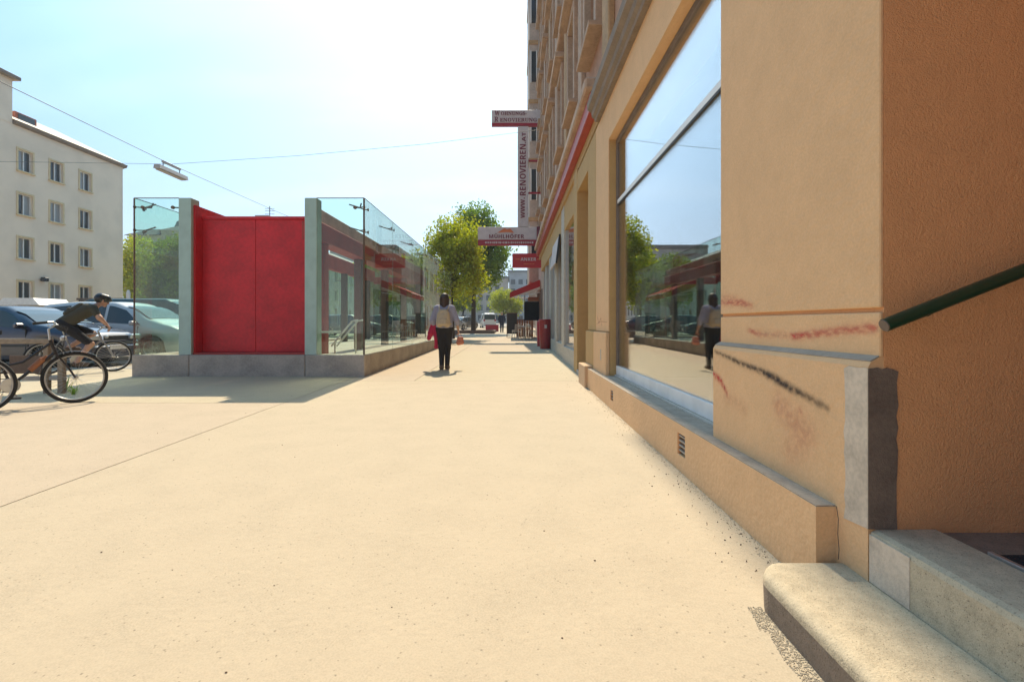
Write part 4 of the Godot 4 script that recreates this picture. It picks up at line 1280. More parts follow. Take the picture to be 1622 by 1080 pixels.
# ---------------------------------------------------------------- signs
func lettering(t: Node3D, s: String, at: Vector3, w: float, h: float, m: Material, roll := 0.0, serif := false) -> void:
	var f := SystemFont.new()
	f.font_names = PackedStringArray(["Droid Serif" if serif else "Droid Sans"])
	f.font_weight = 700
	var tm := TextMesh.new()
	tm.text = s
	tm.font = f
	tm.font_size = 48
	tm.pixel_size = 0.01
	tm.depth = 0.02
	tm.horizontal_alignment = HORIZONTAL_ALIGNMENT_CENTER
	tm.vertical_alignment = VERTICAL_ALIGNMENT_CENTER
	var bb := tm.get_aabb()
	var o := put(t, "lettering", tm, m)
	var sc := Vector3(w / maxf(bb.size.x, 0.01), h / maxf(bb.size.y, 0.01), 0.6)
	o.basis = Basis(Vector3(0, 0, 1), roll) * Basis.from_scale(sc)
	o.position = at - world_pos(t) - o.basis * (bb.position + bb.size * 0.5)
func bars(t: Node3D, x0: float, x1: float, y: float, h: float, d: float, n: int, m: Material, s: int) -> void:
	var r := RandomNumberGenerator.new(); r.seed = s
	var mb := MB.new()
	var x := x0
	while x < x1:
		var w := r.randf_range(0.5, 1.3) * (x1 - x0) / n * 0.62
		mb.box(V(x + w / 2, y, d), Vector3(w, h * r.randf_range(0.7, 1.0), 0.012))
		x += w + (x1 - x0) / n * 0.38
	wpart(t, "small_print", mb, m)
func build_signs() -> void:
	var d := 27.0
	var f := d - 0.115   # front of the lettering
	var a := thing("sign_box", "pale box sign reading Wohnungs-Renovierung high on the facade", "sign", V(0.3, 12.2, d))
	wbox(a, "panel", -1.13, 1.58, 12.28, 13.0, d - 0.1, d + 0.1, M.sign_white, 0.02)
	wbox(a, "red_stripe", -1.13, 1.58, 12.12, 12.278, d - 0.11, d + 0.11, M.sign_red, 0.01)
	lettering(a, "W", V(-0.83, 12.83, f), 0.30, 0.27, M.sign_dark, 0, true)
	lettering(a, "OHNUNGS-", V(0.10, 12.80, f), 1.42, 0.20, M.sign_dark, 0, true)
	lettering(a, "R", V(-0.87, 12.47, f), 0.22, 0.27, M.sign_dark, 0, true)
	lettering(a, "ENOVIERUNG", V(0.36, 12.44, f), 2.06, 0.20, M.sign_dark, 0, true)
	for y in [12.3, 12.85]: wbox(a, "bracket", 1.581, 1.66, y - 0.05, y + 0.05, d - 0.05, d + 0.05, M.dark)
	var b := thing("sign_box", "tall vertical sign reading www.RENOVIEREN.at below the pale box sign", "sign", V(0.6, 6.6, d))
	wbox(b, "panel", 0.317, 0.916, 6.50, 12.10, d - 0.1, d + 0.1, M.sign_white, 0.02)
	lettering(b, "www.", V(0.60, 7.55, f), 1.15, 0.24, M.sign_dark, PI / 2)
	lettering(b, "RENOVIEREN", V(0.60, 9.66, f), 2.85, 0.33, M.sign_dark, PI / 2)
	lettering(b, ".AT", V(0.66, 11.44, f), 0.62, 0.22, M.sign_dark, PI / 2)
	for y in [8.4, 10.2]: wbox(b, "bracket", 0.917, 1.66, y - 0.05, y + 0.05, d - 0.04, d + 0.04, M.sign_red)
	var c := thing("sign_box", "wide white and dark red sign reading Mühlhöfer with an orange emblem", "sign", V(0, 5.5, d))
	wbox(c, "panel", -1.90, 1.38, 5.78, 6.49, d - 0.1, d + 0.1, M.sign_white, 0.02)
	wbox(c, "red_band", -1.90, 1.38, 5.47, 5.778, d - 0.105, d + 0.105, M.sign_red, 0.015)
	wbox(c, "end_block", 1.382, 1.66, 5.47, 6.52, d - 0.105, d + 0.105, M.sign_dark, 0.015)
	lettering(c, "MÜHLHÖFER", V(-0.30, 5.99, f), 1.95, 0.27, M.sign_dark)
	var em := MB.new()
	em.prism([V(-0.82, 6.16, f), V(-0.42, 6.42, f), V(-0.28, 6.36, f), V(-0.1, 6.40, f), V(0.12, 6.16, f), V(-0.3, 6.20, f)], Vector3(0, 0, -0.012))
	wpart(c, "emblem", em, M.sign_orange)
	bars(c, -1.5, 1.1, 5.62, 0.12, f, 22, M.sign_white, 4)
	var e := thing("sign_box", "bright red projecting sign reading ANKER above the café awning", "sign", V(0.8, 4.2, 26.6))
	wbox(e, "panel", 0.02, 1.64, 4.18, 4.96, 26.5, 26.7, M.sign_red2, 0.02)
	lettering(e, "ANKER", V(0.90, 4.64, 26.485), 0.85, 0.17, M.sign_white)
	bars(e, 0.20, 0.42, 4.64, 0.07, 26.49, 3, M.sign_orange, 5)
	bars(e, 1.38, 1.56, 4.64, 0.07, 26.49, 3, M.sign_orange, 6)
	bars(e, 0.65, 1.2, 4.38, 0.06, 26.49, 6, M.sign_orange, 7)

# ---------------------------------------------------------------- café
func build_cafe() -> void:
	var t := thing("awning", "red café awning with cream lining jutting over the pavement", "awning", V(1.0, 2.4, 29))
	var d0 := 27.6
	var n := 8
	for i in n:
		var a := d0 + i * 0.5
		var mb := MB.new()
		var sag := 0.02
		var pts := []
		for k in 5:
			var u := k / 4.0
			pts.append(Vector2(lerpf(1.62, -0.12, u), lerpf(3.62, 2.88, u) - sag * sin(PI * u)))
		for k in 4:
			mb.quad(V(pts[k].x, pts[k].y, a), V(pts[k + 1].x, pts[k + 1].y, a), V(pts[k + 1].x, pts[k + 1].y, a + 0.497), V(pts[k].x, pts[k].y, a + 0.497), Vector3.UP)
		for k in 2:
			var z0 := a + k * 0.25
			mb.prism([V(-0.12, 2.88, z0), V(-0.13, 2.62, z0 + 0.0), V(-0.13, 2.56, z0 + 0.12), V(-0.13, 2.62, z0 + 0.247), V(-0.12, 2.88, z0 + 0.247)], Vector3(0.006, 0, 0))
		wpart(t, "cloth_panel", mb, M.awning)
	var fr := MB.new()
	for a in [d0 + 0.1, d0 + n * 0.5 - 0.1]:
		fr.tube([V(1.62, 2.9, a), V(0.8, 2.75, a), V(-0.1, 2.85, a)], 0.025, 6)
	fr.tube([V(-0.1, 2.86, d0), V(-0.1, 2.86, d0 + n * 0.5)], 0.03, 6)
	wpart(t, "frame", fr, M.white)
	var sd := MB.new()
	sd.prism([V(1.6, 3.62, d0 - 0.004), V(-0.12, 2.89, d0 - 0.004), V(-0.12, 2.58, d0 - 0.004), V(1.6, 3.22, d0 - 0.004)], Vector3(0, 0, 0.006))
	wpart(t, "side_flap", sd, M.awning)
	var se := MB.new()
	se.prism([V(1.6, 3.215, d0 - 0.004), V(-0.12, 2.575, d0 - 0.004), V(-0.12, 2.54, d0 - 0.004), V(1.6, 3.06, d0 - 0.004)], Vector3(0, 0, 0.006))
	wpart(t, "flap_hem", se, M.awning_cream)
	# tables and chairs
	var tb := thing("cafe_table", "small round café table under the red awning, nearest one", "table", V(0.75, gy(27.2), 27.2), 0, "café tables under the awning")
	var tp := MB.new()
	tp.lathe(Vector3(0, 0.72, 0), [Vector2(0, 0.02), Vector2(0.34, 0.02), Vector2(0.35, 0.01), Vector2(0.34, 0), Vector2(0, 0)], 18)
	part(tb, "tabletop", tp, M.white)
	var st := MB.new()
	st.tube([Vector3(0, 0.02, 0), Vector3(0, 0.72, 0)], 0.025, 8)
	part(tb, "stem", st, M.alu)
	var fb := MB.new()
	for k in 4:
		var an := TAU * k / 4
		fb.tube([Vector3(0, 0.06, 0), Vector3(cos(an) * 0.26, 0.012, sin(an) * 0.26)], 0.012, 6)
	part(tb, "foot", fb, M.alu)
	copy_of(tb, "small round café table deeper under the red awning", V(0.7, gy(29.8), 29.8))
	var ch := thing("cafe_chair", "pale café chair left of the nearest café table", "chair", V(0.25, gy(27.1), 27.1), 0.4, "café chairs under the awning")
	part(ch, "seat", _box(Vector3(0, 0.45, 0), Vector3(0.4, 0.03, 0.4), 0.008), M.awning_cream)
	for s in [[-0.18, -0.18], [0.18, -0.18], [-0.18, 0.18], [0.18, 0.18]]:
		var lg := MB.new()
		lg.tube([Vector3(s[0] * 1.1, 0, s[1] * 1.1), Vector3(s[0], 0.44, s[1])], 0.012, 6)
		part(ch, "leg", lg, M.alu)
	var bk := MB.new()
	for s in [-0.18, 0.18]: bk.tube([Vector3(s, 0.46, 0.19), Vector3(s, 0.86, 0.25)], 0.012, 6)
	for y in [0.62, 0.72, 0.82]: bk.box(Vector3(0, y, 0.19 + (y - 0.46) * 0.15), Vector3(0.36, 0.06, 0.02), 0.005)
	part(ch, "backrest", bk, M.awning_cream)
	copy_of(ch, "pale café chair against the wall beside the nearest café table", V(1.22, gy(27.3), 27.3), -1.4)
	copy_of(ch, "pale café chair at the deeper café table, street side", V(0.2, gy(29.7), 29.7), 1.6)
	copy_of(ch, "pale café chair at the deeper café table, wall side", V(1.2, gy(29.9), 29.9), -1.5)
	var mbd := thing("menu_board", "dark framed menu board standing at the outer corner of the café", "board", V(0.0, gy(31), 31))
	part(mbd, "panel", _box(Vector3(0, 0.85, 0), Vector3(0.62, 1.3, 0.04), 0.01), M.dark)
	part(mbd, "frame", _box(Vector3(0, 1.53, 0), Vector3(0.70, 0.06, 0.06), 0.01), M.brown_wall)
	for s in [-0.32, 0.32]: part(mbd, "leg", _box(Vector3(s, 0.75, 0), Vector3(0.05, 1.5, 0.055), 0.008), M.brown_wall)
	var wb := thing("wind_screen", "low reddish wooden screen beside the café tables", "screen", V(0.55, gy(31.4), 31.4))
	for k in 7: part(wb, "plank", _box(Vector3(-0.2 + k * 0.16, 0.55, 0), Vector3(0.14, 1.1, 0.03), 0.006), M.tan)
	part(wb, "rail", _box(Vector3(0.28, 1.12, 0), Vector3(1.14, 0.05, 0.06), 0.008), M.brown_wall)
	var cv := thing("shade_screen", "dark sheet added for the shade under the red awning beside the wall", "screen", V(1.15, 1.2, 28.6))
	wbox(cv, "shade_sheet", 0.72, 1.58, 1.30, 2.42, 28.58, 28.61, M.mat_black, 0.008)  # black sheet stands in for deep shade under the awning; added with its poles
	wbox(cv, "header_board", 0.95, 1.58, 2.43, 2.68, 28.56, 28.62, M.tan, 0.01)
	for x in [0.76, 1.52]: wbox(cv, "pole", x - 0.025, x + 0.025, gy(28.6), 2.9, 28.63, 28.68, M.brown_wall, 0.006)
	var fp := thing("flower_tub", "dark red flower tub on the pavement near the far trees", "planter", V(-1.85, gy(45), 45))
	part(fp, "tub", _box(Vector3(0, 0.3, 0), Vector3(1.2, 0.6, 0.5), 0.03), M.sign_red)
	part(fp, "rim", _box(Vector3(0, 0.62, 0), Vector3(1.28, 0.06, 0.58), 0.015), M.sign_dark)
func _box(c: Vector3, s: Vector3, b := 0.0) -> MB:
	var mb := MB.new(); mb.box(c, s, b); return mb

# ---------------------------------------------------------------- street furniture
func build_street_things() -> void:
	var b := thing("litter_bin", "tall dark red litter bin against the shop front", "bin", V(1.28, gy(18.6), 18.6))
	var bd := MB.new()
	bd.lathe(Vector3.ZERO, [Vector2(0, 0.0), Vector2(0.19, 0.0), Vector2(0.2, 0.03), Vector2(0.25, 1.08), Vector2(0.26, 1.1), Vector2(0.25, 1.13), Vector2(0.22, 1.13)], 24)
	part(b, "body", bd, M.bin)
	var br := MB.new()
	br.torus(Vector3(0, 1.12, 0), Vector3.UP, 0.235, 0.022, 24, 6)
	part(b, "rim", br, M.bin)
	part(b, "liner", _box(Vector3(0, 1.05, 0), Vector3(0.3, 0.01, 0.3)), M.dark)
	part(b, "sticker", _box(Vector3(0.0, 0.86, 0.2475), Vector3(0.09, 0.13, 0.012), 0.002), M.sign_white)
	part(b, "ashtray", _box(Vector3(0.28, 1.1, 0.0), Vector3(0.13, 0.2, 0.13), 0.01), M.sign_dark)
	var b2 := thing("litter_bin", "narrow red bin post half hidden left of the tall litter bin", "bin", V(1.22, gy(20.4), 20.4))
	var bd2 := MB.new()
	bd2.lathe(Vector3.ZERO, [Vector2(0.16, 0), Vector2(0.17, 1.0), Vector2(0.15, 1.06), Vector2(0, 1.08)], 18)
	part(b2, "body", bd2, M.sign_red)
	part(b2, "flap", _box(Vector3(0, 0.9, 0.165), Vector3(0.18, 0.12, 0.02), 0.004), M.sign_dark)
	# suspended street lamp
	var l := thing("street_lamp", "long grey street lamp hanging from overhead wires", "lamp", V(-16, 8.2, 22.7))
	var lm := MB.new()
	lm.prism([Vector3(-0.16, -0.08, 0.95), Vector3(0.16, -0.08, 0.95), Vector3(0.12, 0.10, 0.95), Vector3(-0.12, 0.10, 0.95)], Vector3(0, 0, -1.9))
	part(l, "housing", lm, M.lamp)
	part(l, "diffuser", _box(Vector3(0, -0.10, 0), Vector3(0.26, 0.05, 1.7), 0.012), M.concrete)
	for s in [-0.55, 0.55]:
		var hg := MB.new(); hg.tube([Vector3(0, 0.09, s), Vector3(0, 0.34, s)], 0.018, 6)
		part(l, "hanger", hg, M.wire)
	part(l, "wire_clamp", _box(Vector3(0, 0.34, 0), Vector3(0.10, 0.10, 1.2), 0.01), M.lamp)
	var w1 := thing("overhead_wire", "overhead wire running along the street through the hanging lamp", "wire", V(-16, 8.6, 20))
	var m1 := MB.new()
	m1.tube([V(-16.0, 9.6, -6), V(-16, 8.75, 10.0), V(-16, 8.57, 22.7), V(-16, 8.72, 33), V(-16, 9.3, 52)], 0.014, 5)
	wpart(w1, "strand", m1, M.wire)
	var w2 := thing("overhead_wire", "thin overhead wire from the hanging lamp to the signs' facade", "wire", V(-6, 9.4, 22.7))
	var m2 := MB.new()
	m2.tube([V(-34.0, 9.4, 23.2), V(-25, 8.8, 22.9), V(-16, 8.6, 22.7), V(-10, 9.0, 22.7), V(-4, 9.55, 22.7), V(1.55, 10.25, 22.7)], 0.009, 5)
	wpart(w2, "strand", m2, M.wire)
	# bicycle leaning rail
	var r := thing("bike_rail", "weathered beige leaning rail with posts behind the parked bicycles", "rail", V(-6.6, gy(7.4), 7.4))
	wbox(r, "top_bar", -8.1, -7.05, gy(7.4) + 0.76, gy(7.4) + 0.84, 7.36, 7.44, M.wood, 0.01)
	wbox(r, "panel", -7.7, -7.2, gy(7.4) + 0.30, gy(7.4) + 0.58, 7.39, 7.42, M.brown_wall, 0.01)
	wbox(r, "lower_bar", -7.5, -6.84, gy(7.4) + 0.20, gy(7.4) + 0.26, 7.38, 7.43, M.concrete, 0.008)
	for x in [-7.9, -7.12]: wbox(r, "post", x - 0.04, x + 0.04, gy(7.4) - 0.02, gy(7.4) + 0.759, 7.365, 7.435, M.wood, 0.008)
	wbox(r, "post", -6.94, -6.85, gy(7.4) - 0.02, gy(7.4) + 0.56, 7.365, 7.435, M.wood, 0.008)

# ---------------------------------------------------------------- vehicles (front towards +x)
func prof(tab: Array, x: float) -> float:
	if x <= tab[0][0]: return tab[0][1]
	for i in tab.size() - 1:
		if x <= tab[i + 1][0]:
			var f: float = (x - tab[i][0]) / (tab[i + 1][0] - tab[i][0])
			f = f * f * (3 - 2 * f) * 0.5 + f * 0.5
			return lerpf(tab[i][1], tab[i + 1][1], f)
	return tab[-1][1]
func car(called: String, label: String, cat: String, at: Vector3, turn: float, s: Dictionary, m: Material, group := "") -> Node3D:
	var t := thing(called, label, cat, at, turn, group)
	var L: float = s.L
	var W: float = s.W
	var wr: float = s.wheel_r
	var ax: Array = s.axles
	var half := func(x: float) -> float:
		return W / 2 * (1.0 - 0.16 * pow(absf(x) / (L / 2), 6.0))
	var sect := func(x: float) -> Array:
		var w: float = half.call(x)
		var yt := prof(s.top, x)
		var yb := minf(prof(s.belt, x), yt - 0.02)
		var bot := 0.2
		for a in ax:
			var dx: float = absf(x - a)
			if dx < wr + 0.07: bot = maxf(bot, wr + sqrt(maxf(0.0, pow(wr + 0.07, 2) - dx * dx)) - 0.01)
		bot = minf(bot, yb - 0.1)
		var k := clampf((yt - yb) / 0.4, 0.0, 1.0)
		var wtop := lerpf(w - 0.05, W / 2 - 0.20, k)
		return [Vector3(x, bot, w - 0.03), Vector3(x, lerpf(bot, yb, 0.25), w), Vector3(x, lerpf(bot, yb, 0.75), w + 0.005), Vector3(x, yb, w - 0.035), Vector3(x, lerpf(yb, yt, 0.5), lerpf(w - 0.04, wtop, 0.5)), Vector3(x, yt - 0.05 * k - 0.004, wtop), Vector3(x, yt - 0.005, wtop - 0.14), Vector3(x, yt + 0.012, 0.0)]
	var rows := []
	var ns := 64
	for i in ns + 1:
		var x := -L / 2 + L * i / ns
		var sp: Array = sect.call(x)
		var row := []
		for p in sp: row.append(p)
		for k in range(sp.size() - 2, -1, -1): row.append(Vector3(sp[k].x, sp[k].y, -sp[k].z))
		rows.append(row)
	var body := MB.new()
	body.grid(rows, Vector3(0, 0.55, 0))
	for e in [0, ns]:
		var row: Array = rows[e]
		var c := Vector3(row[0].x, 0.5, 0)
		for k in row.size() - 1: body.tri(c, row[k], row[k + 1], Vector3(row[0].x, 0, 0))
		body.tri(c, row[0], row[-1], Vector3(row[0].x, 0, 0))
	part(t, "body", body, m)
	part(t, "underbody", _box(Vector3(0, 0.32, 0), Vector3(L * 0.94, 0.26, W - 0.42)), M.dark)
	# glazing: strips of the body surface pushed out a little
	var pane := func(x0: float, x1: float, y0f: float, y1f: float, sg: float, sl0: float, sl1: float) -> MB:
		var g := []
		for i in 7:
			var col := []
			for j in 4:
				var v := lerpf(y0f, y1f, j / 3.0)
				var x := lerpf(x0 + sl0 * v, x1 + sl1 * v, i / 6.0)
				var sp: Array = sect.call(x)
				var p: Vector3 = sp[3].lerp(sp[4], v * 2.0) if v < 0.5 else sp[4].lerp(sp[5], v * 2.0 - 1.0)
				col.append(Vector3(p.x, p.y, sg * (p.z + 0.006)))
			g.append(col)
		var mb := MB.new()
		mb.grid(g, Vector3((x0 + x1) / 2, 0.6, 0))
		return mb
	for sg in [-1.0, 1.0]:
		for q in s.side_windows: part(t, "side_window", pane.call(q[0], q[1], 0.08, 0.88, sg, q[2], q[3]), M.car_glass)
	for q in s.screens:
		var g := []
		for i in 8:
			var x := lerpf(q[0], q[1], i / 7.0)
			var sp: Array = sect.call(x)
			var col := []
			for zf in [-0.94, -0.8, -0.4, 0.0, 0.4, 0.8, 0.94]:
				var w: float = sp[5].z
				var y: float = lerpf(sp[7].y, sp[6].y, absf(zf)) + 0.008
				col.append(Vector3(x + signf(q[1] + q[0]) * 0.006, y, zf * w))
			g.append(col)
		var mb := MB.new()
		mb.grid(g, Vector3((q[0] + q[1]) / 2, 0.3, 0))
		part(t, q[2], mb, M.car_glass)
	# wheels
	var key := "wheel %.3f" % wr
	if not mesh_cache.has(key):
		var ty := MB.new()
		ty.lathe(Vector3.ZERO, [Vector2(wr * 0.64, 0.09), Vector2(wr * 0.9, 0.10), Vector2(wr, 0.07), Vector2(wr, -0.07), Vector2(wr * 0.9, -0.10), Vector2(wr * 0.64, -0.09)], 28, Vector3(0, 0, 1))
		var rm := MB.new()
		rm.lathe(Vector3.ZERO, [Vector2(wr * 0.66, 0.088), Vector2(wr * 0.58, 0.07), Vector2(wr * 0.57, -0.07), Vector2(wr * 0.66, -0.088)], 28, Vector3(0, 0, 1))
		for k in 5:
			var an := TAU * k / 5
			var o := Vector3(cos(an), sin(an), 0)
			var sd := Vector3(-o.y, o.x, 0)
			for z in [0.06, -0.06]:
				rm.quad(o * 0.03 + sd * 0.035 + Vector3(0, 0, z), o * 0.03 - sd * 0.035 + Vector3(0, 0, z), o * wr * 0.6 - sd * 0.028 + Vector3(0, 0, z), o * wr * 0.6 + sd * 0.028 + Vector3(0, 0, z), Vector3(0, 0, z))
		rm.lathe(Vector3.ZERO, [Vector2(0, 0.075), Vector2(0.05, 0.072), Vector2(0.055, -0.072), Vector2(0, -0.075)], 14, Vector3(0, 0, 1))
		mesh_cache[key] = [ty.commit(), rm.commit()]
	for a in ax:
		for sg in [-1.0, 1.0]:
			var w := put(t, "wheel", mesh_cache[key][0], M.rubber, Vector3(a, wr, sg * (W / 2 - 0.11)))
			put(w, "rim", mesh_cache[key][1], M.alu)
	# lamps, bumpers, mirrors, handles, plate
	var yl: float = s.lamp_y
	for sg in [-1.0, 1.0]:
		part(t, "headlight", _box(Vector3(L / 2 - 0.10, yl, sg * (W / 2 - 0.30)), Vector3(0.26, 0.13, 0.32), 0.03), M.headlamp)
		part(t, "tail_light", _box(Vector3(-L / 2 + 0.07, yl + 0.15, sg * (W / 2 - 0.24)), Vector3(0.18, 0.26, 0.20), 0.03), M.tail)
		var mx: float = s.mirror_x
		part(t, "mirror", _box(Vector3(mx, prof(s.belt, mx) + 0.07, sg * (W / 2 + 0.06)), Vector3(0.11, 0.13, 0.19), 0.03), m)
		for hx in s.handles: part(t, "door_handle", _box(Vector3(hx, prof(s.belt, hx) - 0.13, sg * (half.call(hx) + 0.012)), Vector3(0.17, 0.03, 0.03), 0.008), m)
		for hx in s.seams:
			var y1 := prof(s.belt, hx) - 0.01
			part(t, "door_seam", _box(Vector3(hx, (y1 + 0.26) / 2, sg * (half.call(hx) - 0.008)), Vector3(0.012, y1 - 0.26, 0.034)), M.dark)
		part(t, "rubbing_strip", _box(Vector3(0, 0.52, sg * (half.call(0.6) + 0.006)), Vector3(ax[1] - ax[0] - 2 * wr - 0.2, 0.05, 0.025), 0.006), M.dark)
	for sg in [-1.0, 1.0]:
		part(t, "bumper", _box(Vector3(sg * (L / 2 - 0.03), 0.42, 0), Vector3(0.14, 0.2, W * 0.80), 0.05), m)
		part(t, "licence_plate", _box(Vector3(sg * (L / 2 + 0.045), 0.45, 0), Vector3(0.015, 0.11, 0.5), 0.003), M.white)
	part(t, "grille", _box(Vector3(L / 2 - 0.005, yl - 0.02, 0), Vector3(0.03, 0.12, W * 0.42), 0.01), M.dark)
	return t
func build_cars() -> void:
	var mpv := {"L": 4.55, "W": 1.82, "wheel_r": 0.32, "axles": [-1.38, 1.36], "lamp_y": 0.74, "mirror_x": 0.92,
		"top": [[-2.275, 0.72], [-2.24, 1.02], [-2.05, 1.36], [-1.75, 1.57], [-0.9, 1.64], [0.15, 1.63], [0.7, 1.46], [1.30, 1.13], [1.75, 0.99], [2.1, 0.86], [2.275, 0.62]],
		"belt": [[-2.275, 0.66], [-2.0, 1.0], [0.0, 0.98], [1.2, 0.94], [1.9, 0.84], [2.275, 0.58]],
		"side_windows": [[-1.72, -0.98, 0.18, 0.0], [-0.90, 0.02, 0.0, 0.0], [0.10, 1.12, 0.0, -0.62]], "screens": [[0.52, 1.24, "windscreen"], [-2.2, -1.9, "rear_window"]], "handles": [-0.78, 0.22], "seams": [-0.95, 0.06, 1.02]}
	var sedan := {"L": 4.45, "W": 1.78, "wheel_r": 0.31, "axles": [-1.34, 1.34], "lamp_y": 0.70, "mirror_x": 0.75,
		"top": [[-2.225, 0.70], [-2.18, 0.98], [-1.9, 1.2], [-1.35, 1.43], [-0.5, 1.48], [0.1, 1.45], [0.55, 1.28], [1.06, 1.02], [1.6, 0.92], [2.05, 0.80], [2.225, 0.58]],
		"belt": [[-2.225, 0.64], [-1.9, 0.95], [0.0, 0.92], [1.0, 0.90], [1.8, 0.80], [2.225, 0.54]],
		"side_windows": [[-1.55, -0.72, 0.35, 0.0], [-0.64, 0.92, 0.0, -0.60]], "screens": [[0.36, 1.0, "windscreen"], [-1.98, -1.5, "rear_window"]], "handles": [-0.55], "seams": [-0.68, 0.86]}
	var van := {"L": 4.9, "W": 1.92, "wheel_r": 0.33, "axles": [-1.55, 1.5], "lamp_y": 0.85, "mirror_x": 1.25,
		"top": [[-2.45, 0.8], [-2.42, 1.2], [-2.3, 1.86], [-2.0, 1.94], [0.7, 1.94], [1.2, 1.72], [1.75, 1.22], [2.15, 1.06], [2.4, 0.9], [2.45, 0.65]],
		"belt": [[-2.45, 0.75], [-2.3, 1.12], [0.5, 1.10], [1.6, 1.06], [2.3, 0.9], [2.45, 0.6]],
		"side_windows": [[-2.1, -1.0, 0.05, 0.0], [-0.9, 0.35, 0.0, 0.0], [0.45, 1.5, 0.0, -0.5]], "screens": [[0.95, 1.68, "windscreen"], [-2.43, -2.33, "rear_window"]], "handles": [-0.7, 0.55], "seams": [-0.95, 0.4, 1.4]}
	car("parked_car", "silver people carrier parked behind the cyclist and the glass pane", "car", V(-11.48, gy(14.4), 14.4), 0.0, mpv, paint(Color(0.60, 0.585, 0.55), 0.1))
	car("parked_car", "dark navy car with sunlit windscreen at the left edge", "car", V(-12.05, gy(12.0), 12.0), 0.0, sedan, paint(Color(0.012, 0.016, 0.042)))
	car("parked_van", "dark green van with pale roof reflection behind the silver car", "van", V(-14.3, gy(19.5), 19.5), 0.06, van, paint(Color(0.02, 0.045, 0.038)))
	# cars seen through the pavilion and at the far kerb
	var row := [["dark blue parked car behind the pavilion's front corner pane", -11.0, 33.0, Color(0.02, 0.04, 0.09)], ["black parked car seen between the pavilion columns", -9.2, 36.5, Color(0.012, 0.012, 0.014)], ["maroon parked car seen through the middle side pane", -7.6, 40.0, Color(0.06, 0.014, 0.018)], ["grey parked car beyond the last pavilion column", -6.4, 50.0, Color(0.20, 0.21, 0.22)], ["dark parked car left of the taller tree's trunk", -5.6, 57.0, Color(0.03, 0.035, 0.04)]]
	var first: Node3D = null
	for r in row:
		var c := car("far_car", r[0], "car", V(r[1], gy(r[2]), r[2]), 0.15 if r[2] < 45 else 1.2, sedan, paint(r[3]), "cars parked beyond the pavilion")
	car("white_van", "white van parked at the far end of the pavement beside the tree", "van", V(-3.3, gy(66), 66), PI / 2 + 0.15, van, paint(Color(0.72, 0.72, 0.70)))

